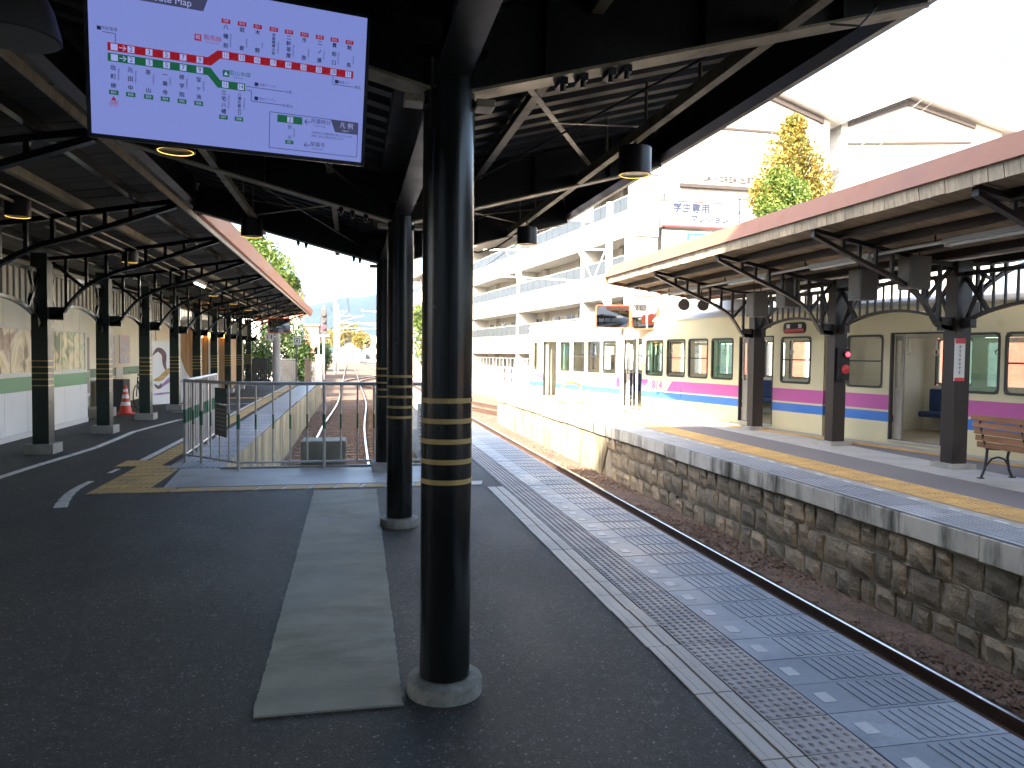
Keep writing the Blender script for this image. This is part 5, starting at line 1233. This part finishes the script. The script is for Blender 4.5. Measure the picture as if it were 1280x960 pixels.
for x in (15.2, 19.3, 21.0, 22.6): MB().box(x, x+.08, 35.9, 35.96, 6.0, 9.7).obj('balcony_post', 'apt_rail', g1)
MB().box(15.1, 23, 35.9, 36.99, 5.7, 5.95).obj('balcony_floor', 'apt_white', g1); MB().box(15.1, 23, 35.9, 36.99, 8.05, 8.25).obj('balcony_floor', 'apt_white', g1)
for (x0, x1, z0, z1, txts, lab, edge) in (
    (15.0, 18.75, 8.15, 9.30, ((('学生専用', .50, 16.6, 8.98)), (('マンション', .42, 17.6, 8.47))), 'white signboard with Japanese lettering and red edge on the apartment block', 'sign_red'),):
    t = thing('building_sign', lab, 'sign', ((x0+x1)/2, 35.7, z0))
    MB().box(x0, x1, 35.70, 35.78, z0, z1).obj('board', 'sign_board', t)
    b = MB(); b.box(x0-.02, x1+.02, 35.67, 35.80, z0-.09, z0-.002); b.box(x0-.02, x1+.02, 35.67, 35.80, z1+.002, z1+.05); b.obj('edge_trim', edge, t)
    b = MB()
    for s_, sz, cx, cz in txts: lettering(b, s_, sz, (cx, 35.68, cz), (1, 0, 0), (0, 0, 1), bold=.035)
    b.obj('sign_lettering', 'sign_text', t)
t = thing('building_sign', 'small blue and white sign below the student apartments signboard', 'sign', (17, 35.6, 7.2))
MB().box(15.05, 18.2, 35.62, 35.70, 6.0, 7.85).obj('board', 'sign_board', t); MB().box(16.35, 18.1, 35.60, 35.618, 7.25, 7.75).obj('blue_panel', 'sign_blue', t)
b = MB()
for k in range(4): b.box(16.5+.38*k, 16.78+.38*k, 35.595, 35.599, 7.36, 7.64)
b.obj('sign_mark', 'frame_white', t)
g2 = thing('gabled_apartment_block', 'second white gabled apartment block right of the yellowing tree', 'building', (32, 38.6, -1.16), 0, None)
b = MB(); b.prism([(27.2, 39, -1.16), (37.2, 38.2, -1.16), (37.2, 38.2, 14.9), (31.2, 38.7, 16.5), (27.2, 39, 14.9)], (1, 14, 0)); b.obj('wall', 'apt_white', g2)
b = MB(); b.prism([(31.2, 38.1, 16.55), (37.9, 37.6, 14.72), (37.9, 37.6, 15.0), (31.2, 38.1, 16.9)], (1, 14.5, 0)); b.prism([(31.2, 38.1, 16.55), (26.4, 38.5, 14.6), (26.4, 38.5, 14.88), (31.2, 38.1, 16.9)], (1, 14.5, 0)); b.obj('roof', 'apt_roof', g2)
b = MB(); b.prism([(31.2, 38.55, 16.15), (35.4, 38.2, 15.0), (35.4, 38.2, 15.25), (31.2, 38.55, 16.42)], (0, .1, 0)); b.prism([(31.2, 38.55, 16.15), (27.6, 38.86, 14.75), (27.6, 38.86, 15.0), (31.2, 38.55, 16.42)], (0, .1, 0)); b.obj('verge_trim', 'apt_trim', g2)
b = MB(); b.prism([(27.6, 38.9, 13.75), (35.2, 38.28, 14.15), (35.2, 38.28, 14.27), (27.6, 38.9, 13.87)], (0, .1, 0)); b.obj('string_course', 'apt_trim', g2)
# low buildings right behind the train, seen through its windows
h = thing('low_house', 'low cream building with red doors behind the train', 'building', (18.6, 22, -1.16), R(4))
b = MB(); b.box(-2.2, 4, -16, 16, 0, 4.3); b.obj('wall', 'house_white', h, local=True); b = MB(); b.box(-2.6, 4.3, -16.3, 16.3, 4.3, 4.5); b.obj('roof', 'apt_roof', h, local=True)
for k in range(10):
    yy = -15.5+k*3.1
    MB().box(-2.28, -2.205, yy, yy+1.1, 1.0, 3.4).obj('door', 'house_red', h, local=True); w = MB().box(-2.27, -2.205, yy+1.35, yy+2.6, 1.9, 3.3).obj('window', 'apt_window', h, local=True); MB().box(-2.31, -2.272, yy+1.95, yy+2.0, 1.9, 3.3).obj('mullion', 'apt_white', w, local=True)
fz = thing('lattice_fence', 'white lattice fence behind the track beyond the train', 'fence', (12.5, 30, -1.16), TRZ)
for k in range(60): MB().box(-24+k*.55, -23.96+k*.55, 0, .04, 0, 1.9).obj('fence_post', 'frame_white', fz, local=True)
for z in (.5, 1.0, 1.5, 1.9): MB().box(-24, 9, -.01, .05, z, z+.03).obj('fence_rail', 'frame_white', fz, local=True)
bw = thing('boundary_wall', 'pale boundary wall with low railing beyond the platform end', 'wall', (10.4, 44, -1.16), R(97))
MB().box(-2, 34, 0, .25, 0, .9).obj('wall', 'house_white', bw, local=True)
for k in range(48): MB().box(-1.9+k*.75, -1.86+k*.75, .1, .14, .9, 2.5).obj('fence_post', 'galvanised', bw, local=True)
for z in (1.3, 1.9, 2.48): MB().box(-1.9, 34, .10, .14, z, z+.04).obj('fence_rail', 'galvanised', bw, local=True)

# ------------------------------------------------------------------ trees
def crown_cards(blobs, n, size, mname, name='crown', parent=None, seed=1):
    rnd = random.Random(seed); mb = MB()
    for i in range(n):
        c, rr = blobs[rnd.randrange(len(blobs))]
        d = Vector((rnd.gauss(0, 1), rnd.gauss(0, 1), rnd.gauss(0, 1))).normalized(); q = rnd.random()**.45
        p = Vector(c) + Vector((d.x*rr[0], d.y*rr[1], d.z*rr[2]))*q
        a = Vector((rnd.gauss(0, 1), rnd.gauss(0, 1), rnd.gauss(0, .6))).normalized(); bq = a.orthogonal().normalized(); bq.rotate(Matrix.Rotation(rnd.uniform(0, 6.28), 3, a))
        s = size*rnd.uniform(.5, 1.3)
        mb.add([p-bq*s, p+a*s*.55, p+bq*s, p-a*s*.55], [(0, 1, 2, 3)])
    return mb.obj(name, mname, parent)
def tree(name, label, cat, base, h, blobs, n, size, leaf, bark='bark', limbs=6, r=.14, seed=1, group=None):
    t = thing(name, label, cat, base, group=group); rnd = random.Random(seed)
    b = MB(); top = Vector(base)+Vector((rnd.uniform(-.2, .2), rnd.uniform(-.2, .2), h*.9))
    pts = [Vector(base).lerp(top, k/6)+Vector((rnd.uniform(-.06, .06), rnd.uniform(-.06, .06), 0))*k for k in range(7)]
    b.path(pts, r, 8, r1=r*.25)
    for i in range(limbs):
        c, rr = blobs[i % len(blobs)]; st = pts[2+(i % 4)]
        e = Vector(c)+Vector((rnd.uniform(-.6, .6)*rr[0], rnd.uniform(-.6, .6)*rr[1], rnd.uniform(-.2, .7)*rr[2]))
        b.path([st, st.lerp(e, .5)+Vector((0, 0, .25)), e], r*.4, 6, r1=r*.08)
    b.obj('trunk', bark, t); crown_cards(blobs, n, size, leaf, 'crown', t, seed)
    return t
RT = tree('autumn_tree', 'yellow and green autumn tree rising behind the right canopy roof', 'tree', (18.9, 30.5, -1.16), 12.6,
    [((18.6, 30.4, 10.7), (1.0, 1.0, 1.0)), ((19.3, 30.5, 10.3), (1.0, 1.0, 1.1)), ((18.0, 30.3, 9.5), (1.05, 1.0, 1.1)), ((20.0, 30.6, 9.2), (.95, .9, 1.3)), ((19.0, 30.6, 8.8), (1.1, .9, 1.2)), ((18.85, 30.4, 11.6), (.6, .6, .65)), ((17.4, 30.2, 8.5), (.7, .8, .8)), ((20.4, 30.6, 7.9), (.8, .8, 1.0))],
    13000, .085, 'leaf_yellow', 'bark_pale', 14, .10, 5)
crown_cards([((17.75, 29.9, 7.1), (1.15, 1.0, 1.3)), ((18.2, 29.8, 8.2), (.95, .9, .9)), ((17.9, 29.8, 5.6), (1.4, 1.1, 1.4)), ((18.5, 29.8, 7.2), (.6, .8, 1.2)), ((17.4, 29.8, 8.0), (.6, .6, .8)), ((17.8, 29.7, 8.9), (.8, .8, .9)), ((18.6, 29.7, 8.4), (.7, .7, .9))], 14000, .08, 'leaf_lime', 'green_foliage', RT, 9)
crown_cards([((19.9, 30.6, 9.4), (.8, .9, 1.5)), ((20.3, 30.6, 7.6), (1.0, .9, 1.9)), ((19.7, 30.6, 7.2), (1.0, .9, 1.8))], 3600, .075, 'leaf_yellow', 'sparse_foliage', RT, 12)
rb_ = random.Random(21); b = MB()
for k in range(16):
    x0 = 19.0+rb_.uniform(-.1, 1.2); z0 = 3+rb_.uniform(0, 2); top_ = (x0+rb_.uniform(-.2, .35), 30.5+rb_.uniform(-.4, .4), rb_.uniform(8.6, 10.9))
    mid = (x0+rb_.uniform(-.08, .08), 30.5+rb_.uniform(-.2, .2), (z0+top_[2])/2)
    b.path([(19.0+(x0-19)*.4, 30.5, z0), mid, top_], .035, 5, r1=.008)
tag(b.obj('bare_branches', 'bark_pale', RT), kind='stuff')
GT = 'green trees beyond the left platform'
tree('green_tree', 'tall leafy green tree rising over the end of the left canopy', 'tree', (-5.6, 52, -1.1), 9.5,
    [((-5.4, 52, 5.2), (1.5, 1.6, 1.8)), ((-4.6, 51.5, 6.6), (1.1, 1.2, 1.3)), ((-5.6, 52, 7.8), (1.2, 1.3, 1.2)), ((-4.1, 51.6, 4.6), (1.1, 1.2, 1.4)), ((-6.4, 52, 8.8), (1.0, 1.0, .9)), ((-3.9, 52.2, 5.9), (.6, .7, .8))], 7000, .13, 'leaf_lime', seed=3, group=GT, limbs=10)
tree('green_bush', 'leafy green bush below the left canopy end beside the track', 'bush', (-3.5, 47, -1.1), 4.5,
    [((-3.9, 47, 1.2), (1.1, 1.3, 1.6)), ((-3.3, 46.7, 2.2), (.9, 1.1, 1.2)), ((-3.0, 47, .3), (.7, 1.0, 1.2)), ((-4.4, 47, 2.7), (.9, 1, 1.0)), ((-2.75, 46.5, 1.4), (.5, .6, .9))], 7000, .095, 'leaf_green', seed=4, group=GT)
tree('green_bush', 'dark green shrubs behind the dark fence panel under the left canopy', 'bush', (-6.2, 46, -1.1), 4.0,
    [((-6.4, 46, 1.3), (1.4, 1.2, 1.9)), ((-5.2, 46, 1.0), (.9, 1.0, 1.4))], 4500, .11, 'leaf_green', seed=6, group=GT)
tree('green_bush', 'small green bush beside the far poles left of the track', 'bush', (-3.1, 92, -1.1), 4.2,
    [((-3.2, 92, 1.2), (1.0, 1.5, 1.9)), ((-3.4, 86, .9), (.9, 1.5, 1.6))], 2600, .16, 'leaf_green', seed=7, group=GT)
tree('far_tree', 'pale autumn trees far behind the end of the tracks', 'tree', (-3, 190, -1.1), 9,
    [((-4, 190, 5), (3.2, 3, 2.6)), ((-.5, 192, 6.5), (3.0, 3, 2.8)), ((2.4, 190, 4.5), (2.6, 3, 2.2))], 3200, .32, 'leaf_yellow', seed=8)
tree('green_tree', 'bright green tree seen between the second and nearest round columns', 'tree', (6.6, 72, -1.1), 7.5,
    [((6.6, 72, 3.2), (1.6, 1.6, 2.2)), ((6.2, 72, 5.0), (1.2, 1.2, 1.2)), ((7.4, 72, 1.5), (1.4, 1.4, 1.8))], 3600, .16, 'leaf_lime', seed=10)

# ------------------------------------------------------------------ far end of the left platform
t = thing('timber_building', 'tan timber restroom building at the far end of the left platform', 'building', (-6, 34.5, 0))
MB().box(-7.6, -5.05, 34.2, 38, 0, 2.9).obj('wall', 'timber_tan', t)
for k in range(14): MB().box(-7.55+k*.178, -7.40+k*.178, 34.17, 34.198, .02, 2.6).obj('board', 'timber_tan', t)
MB().box(-5.95, -5.72, 34.12, 34.165, .0, 2.3).obj('door_frame', 'panel_cream', t)
for k, x in enumerate((-6.25, -5.85, -5.35)):
    l = thing('wall_lamp', ('orange wall lamp on the left of the timber building', 'middle orange wall lamp on the timber building', 'right orange wall lamp on the timber building')[k], 'lamp', (x, 34.1, 2.2), group='orange lamps on the timber building')
    MB().box(x-.09, x+.09, 34.03, 34.115, 2.16, 2.36).obj('glowing_shade', 'lamp_orange', l); MB().box(x-.11, x+.11, 34.115, 34.16, 2.13, 2.39).obj('back_plate', 'gold_paint', l)
t = thing('dark_fence', 'dark slatted fence under the far end of the left canopy', 'fence', (-4.6, 40, 0))
for k in range(12): MB().box(-5.25+k*.10, -5.17+k*.10, 40, 40.03, .1, 1.22).obj('slat', 'fence_dark', t)
MB().box(-5.3, -4.0, 40.03, 40.07, 1.15, 1.25).obj('rail', 'fence_dark', t); MB().box(-5.3, -4.0, 40.03, 40.07, .1, .2).obj('rail', 'fence_dark', t)
t = thing('beige_fence', 'beige board fence right of the concrete pole at the platform end', 'fence', (-3.3, 42, 0))
for k in range(9): MB().box(-3.72+k*.10, -3.63+k*.10, 41.6, 41.63, .0, 1.18-.006*k).obj('board', 'fence_beige', t)
MB().box(-3.74, -2.82, 41.57, 41.66, 1.185, 1.22).obj('cap_rail', 'frame_white', t)
t = thing('concrete_pole', 'grey concrete pole under the orange framed mirror on the left platform', 'pole', (-3.58, 38.4, 0))
MB().tube((-3.58, 38.4, 0), (-3.58, 38.4, 3.2), .20, .17, n=18).obj('shaft', 'pole_concrete', t, smooth=True)
convex_mirror('wide convex mirror in orange frame under the end of the left canopy', (-3.03, 33.6, 2.70), .93, .65, 3)
for x, lab, m, hh in ((-4.05, 'small white sign with red and blue figures left of the concrete pole', 'frame_white', 2.12), (-2.78, 'small white square sign on a thin pole right of the concrete pole', 'frame_white', 1.95)):
    t = thing('small_sign', lab, 'sign', (x+.2, 38.0, hh)); MB().box(x, x+.38, 38.0, 38.02, hh, hh+.36).obj('board', m, t)
    if x < -3.5:
        MB().box(x+.07, x+.12, 37.995, 37.999, hh+.08, hh+.26).obj('figure', 'sign_red', t); MB().box(x+.25, x+.30, 37.995, 37.999, hh+.08, hh+.26).obj('figure', 'sign_blue', t)
        MB().bar((x+.38, 38.02, hh+.2), (-3.55, 38.25, hh+.2), .03, .03).obj('bracket', 'galvanised', t)
    else:
        b = MB(); frame_ring(b, [(x+.06, hh+.06), (x+.32, hh+.06), (x+.32, hh+.30), (x+.06, hh+.30)], [(x+.09, hh+.09), (x+.29, hh+.09), (x+.29, hh+.27), (x+.09, hh+.27)], 37.995, 37.999); b.box(x+.15, x+.23, 37.995, 37.999, hh+.13, hh+.23); b.obj('mark', 'ink', t)
        MB().tube((x+.15, 38.05, 0), (x+.15, 38.05, hh+.2), .03, n=8).obj('post', 'fence_dark', t)
for i, (x, y, w, hh, m, lab) in enumerate(((-2.42, 44.0, .34, 1.35, 'brown_steel', 'dark brown cabinet left of the white boxes beside the track'), (-2.5, 60, .5, 1.5, 'house_white', 'pale cabinet beside the track near the signal'))):
    t = thing('trackside_cabinet', lab, 'cabinet', (x, y, -1.16)); MB().box(x-w/2, x+w/2, y, y+.4, -1.16, hh-.2).obj('case', m, t, bevel=.02); MB().box(x-w/2-.03, x+w/2+.03, y-.03, y+.43, hh-.2, hh-.13).obj('lid', m, t)
wf = thing('white_fence', 'pale board fence along the track beyond the left platform', 'fence', (-2.6, 62, -1.16))
for k in range(30): MB().box(-2.75-.01*k, -2.70-.01*k, 48+k*1.0, 48.9+k*1.0, -1.16, .55+.1*(k % 3)).obj('board', 'fence_beige' if k % 4 else 'house_white', wf)

# signal, poles and overhead line
t = thing('railway_signal', 'railway signal showing a red light left of the tracks', 'signal', (-2.75, 78, -1.16))
MB().tube((-2.75, 78, -1.16), (-2.75, 78, 6.2), .10, n=10).obj('mast', 'frame_white', t); MB().box(-3.05, -2.45, 77.8, 77.9, 3.4, 5.8).obj('back_board', 'fence_dark', t, bevel=.2)
for z, m in ((5.3, 'fence_dark'), (4.65, 'fence_dark'), (4.0, 'signal_red')):
    MB().tube((-2.75, 77.6, z), (-2.75, 77.8, z), .19, n=14).obj('lens', m, t)
MB().box(-3.3, -2.2, 77.9, 78.4, 3.15, 3.3).obj('platform_step', 'frame_white', t); MB().tube((-3.25, 78.3, -1.16), (-3.25, 78.3, 3.2), .07, n=8).obj('mast', 'frame_white', t)
def pole(x, y, h, label, arms=(), r=.16, m='pole_concrete'):
    t = thing('catenary_pole', label, 'pole', (x, y, -1.16), group='poles of the overhead line')
    MB().tube((x, y, -1.16), (x, y, h), r, r*.75, n=12).obj('shaft', m, t, smooth=True)
    for (dx, z) in arms:
        b = MB(); b.bar((x, y, z), (x+dx, y, z), .07, .07); b.bar((x, y, z-.9), (x+dx*.8, y, z-.05), .05, .05); b.obj('bracket_arm', 'galvanised', t)
        for u in (.5, .98):
            MB().lathe((x+dx*u, y, z+.02), [(.03, 0), (.07, .05), (.04, .10), (.07, .15), (.03, .2)], 8).obj('insulator', 'frame_white', t)
    return t
pole(-2.0, 95, 9.2, 'grey concrete pole left of the tracks beyond the red signal', ((3.4, 6.0), (-1.0, 8.6)), .20)
pole(-1.95, 112, 8.4, 'thinner pole just right of the grey concrete pole', ((3.0, 5.8), (1.2, 7.4)), .14, 'galvanised')
pole(-2.4, 150, 9.0, 'distant pole left of the tracks under the mountain', ((7.0, 6.2),), .18)
pole(8.0, 130, 9.5, 'distant pole right of the tracks with bracket arms', ((-9.0, 6.5), (-4, 8.0)), .18, 'frame_white')
pole(7.0, 88, 8.5, 'pole right of the tracks carrying a forked arm', ((-6.0, 6.3),), .15, 'frame_white')
pole(-7.5, 70, 11.0, 'tall utility pole behind the left trees', ((2.2, 9.6), (2.0, 8.6)), .18)
t = thing('catenary_mast', 'white lattice mast of the overhead line in front of the apartment block', 'pole', (11.38, 33, -1.16), group='poles of the overhead line')
MB().tube((11.38, 33, -1.16), (11.38, 33, 8.5), .17, .15, n=14).obj('shaft', 'frame_white', t, smooth=True)
MB().tube((12.6, 34, -1.16), (12.6, 34, 7.2), .12, .10, n=12).obj('shaft', 'frame_white', t, smooth=True)
b = MB(); b.bar((11.38, 33, 6.38), (5.6, 33, 6.15), .06, .06); b.bar((11.38, 33, 4.9), (5.4, 33, 5.05), .06, .06)
for k in range(0, 5, 3):
    x0 = 11.2-k*1.15; b.bar((x0, 33, 6.36-.04*k), (x0-.58, 33, 4.95), .035, .035); b.bar((x0-.58, 33, 4.95), (x0-1.15, 33, 6.3-.04*k), .035, .035)
b.bar((9.9, 33, 6.3), (11.38, 33, 3.6), .05, .05); b.bar((10.4, 33, 2.2), (11.38, 33, 3.6), .05, .05); b.bar((12.3, 33, 2.2), (11.38, 33, 3.6), .05, .05); b.obj('lattice_arm', 'frame_white', t)
for x in (7.2, 8.6): MB().lathe((x, 33, 6.1), [(.03, 0), (.08, .06), (.04, .12), (.08, .18), (.03, .25)], 8).obj('insulator', 'frame_white', t)
MB().box(8.2, 10.6, 33.05, 33.1, 7.6, 8.4).obj('line_plate', 'frame_white', t)
def wire(pts, label, sag=.3, r=.012):
    P = []
    for a, c in zip(pts[:-1], pts[1:]):
        for k in range(8):
            u = k/8; p = Vector(a).lerp(Vector(c), u); p.z -= sag*4*u*(1-u); P.append(p)
    P.append(Vector(pts[-1]))
    return tag(MB().path(P, r, 5).obj('overhead_wire', 'wire'), label, 'wire', 'overhead wires')
wire([(-.3, 11.8, 4.4), (-.1, 95, 4.4), (-.4, 200, 4.4)], 'contact wire hanging above the left track', .25)
wire([(-.3, 11.8, 5.4), (-.1, 95, 5.3), (-.4, 200, 5.3)], 'upper supporting wire above the left track', .5)
wire([(4.07, 12, 4.5), (4.2, 88, 4.4), (3.5, 200, 4.4)], 'contact wire hanging above the right track', .25)
wire([(-3.0, 60, 8.7), (-3.0, 95, 8.6), (-3.2, 150, 8.6), (-4, 240, 8.2)], 'high wire running from the grey pole along the left side', .5, .02)
wire([(-8, 45, 10.5), (-7.4, 70, 10.6), (-3, 95, 9.0)], 'slanting wire above the left trees', .4, .02)
wire([(18.4, 27, 8.6), (22.55, 25, 12.38), (34, 25, 18.8)], 'lower slanting wire in the bright sky at the top right', .2, .018)
wire([(18.4, 27, 9.2), (22.54, 25, 12.73), (34, 25, 19.2)], 'upper slanting wire in the bright sky at the top right', .2, .018)

# distant houses and mountain
def house(x, y, w, d, hh, m, rm, label, rz=0.0, gable=True):
    t = thing('distant_house', label, 'house', (x, y, -1.16), rz, group='houses at the far end of the tracks')
    MB().box(-w/2, w/2, 0, d, 0, hh).obj('wall', m, t, local=True)
    if gable: MB().prism([(-w/2-.4, -.4, hh), (w/2+.4, -.4, hh), (0, -.4, hh+w*.22)], (0, d+.8, 0)).obj('roof', rm, t, local=True)
    else: MB().box(-w/2-.15, w/2+.15, -.15, d+.15, hh, hh+.25).obj('roof', rm, t, local=True)
    for k in range(max(1, int(w/2.2))):
        for z in [z for z in (1.0, 3.8, 6.6) if z+1.5 < hh]:
            xx = -w/2+.6+k*2.2; MB().box(xx, xx+1.2, -.05, -.003, z, z+1.3).obj('window', 'apt_window', t, local=True)
house(-.6, 200, 5.2, 8, 4.2, 'house_white', 'house_roof', 'distant white house with brown roof at the end of the left track')
house(7.0, 205, 8.0, 9, 6.8, 'house_white', 'apt_roof', 'distant white building right of the track end', gable=False)
house(-7.5, 108, 6.0, 8, 6.3, 'house_red', 'house_roof', 'distant red brown house behind the grey pole', gable=False)
house(-8.2, 76, 6.5, 8, 8.6, 'house_white', 'apt_roof', 'white house behind the railway signal on the left', gable=False)
house(-13, 56, 7, 9, 6.4, 'house_wall', 'house_roof', 'cream house behind the trees left of the platform end')
house(15.5, 150, 9, 14, 16.5, 'apt_grey', 'apt_roof', 'tall pale apartment block far off between the two nearest columns', gable=False)
tb = [o for o in COL.objects if o.get('label', '').startswith('tall pale apartment')][0]
for k in range(5): MB().box(-4.6, 4.6, -1.2, -.06, 2.6+3*k, 3.8+3*k).obj('balcony_band', 'apt_white', tb, local=True)

mt = MB(); NX, NY = 60, 10; vs = []
rnd = random.Random(4)
for j in range(NY+1):
    for i in range(NX+1):
        x = -700+3600*i/NX; y = 2300+90*j
        hgt = 178*min(1, max(.0, (x+620)/560))**.6*(1+.10*math.sin(x*.004+1)+.05*math.sin(x*.013)+.02*math.sin(x*.05+j))
        vs.append((x, y, -1.2 + hgt*math.sin(math.pi*j/NY)**.8 + rnd.uniform(-4, 4)*(0 < j < NY)))
mt.add(vs, [(j*(NX+1)+i, j*(NX+1)+i+1, (j+1)*(NX+1)+i+1, (j+1)*(NX+1)+i) for j in range(NY) for i in range(NX)])
tag(mt.obj('mountain', 'mountain', smooth=True), kind='structure')

house(-12.5, 24, 8.0, 17, 8.0, 'house_wall', 'house_roof', 'added cream house hidden behind the left canopy, shading the timber building')  # unseen house, added only to keep the sun off the timber building

# ------------------------------------------------------------------ air
hm = bpy.data.materials.new('haze'); hm.use_nodes = True; ht = hm.node_tree
for n_ in list(ht.nodes):
    if n_.type != 'OUTPUT_MATERIAL': ht.nodes.remove(n_)
pv = ht.nodes.new('ShaderNodeVolumePrincipled'); pv.inputs['Color'].default_value = (0.30, 0.56, 1.0, 1); pv.inputs['Density'].default_value = 0.00007
pv.inputs['Anisotropy'].default_value = 0.0
ht.links.new(pv.outputs[0], next(n_ for n_ in ht.nodes if n_.type == 'OUTPUT_MATERIAL').inputs['Volume']); MATS['haze'] = hm
hz = MB().box(-3600, 3600, -1000, 5300, -2.4, 240).obj('haze', 'haze'); tag(hz, 'thin pale haze filling the distant air', 'haze', kind='stuff')
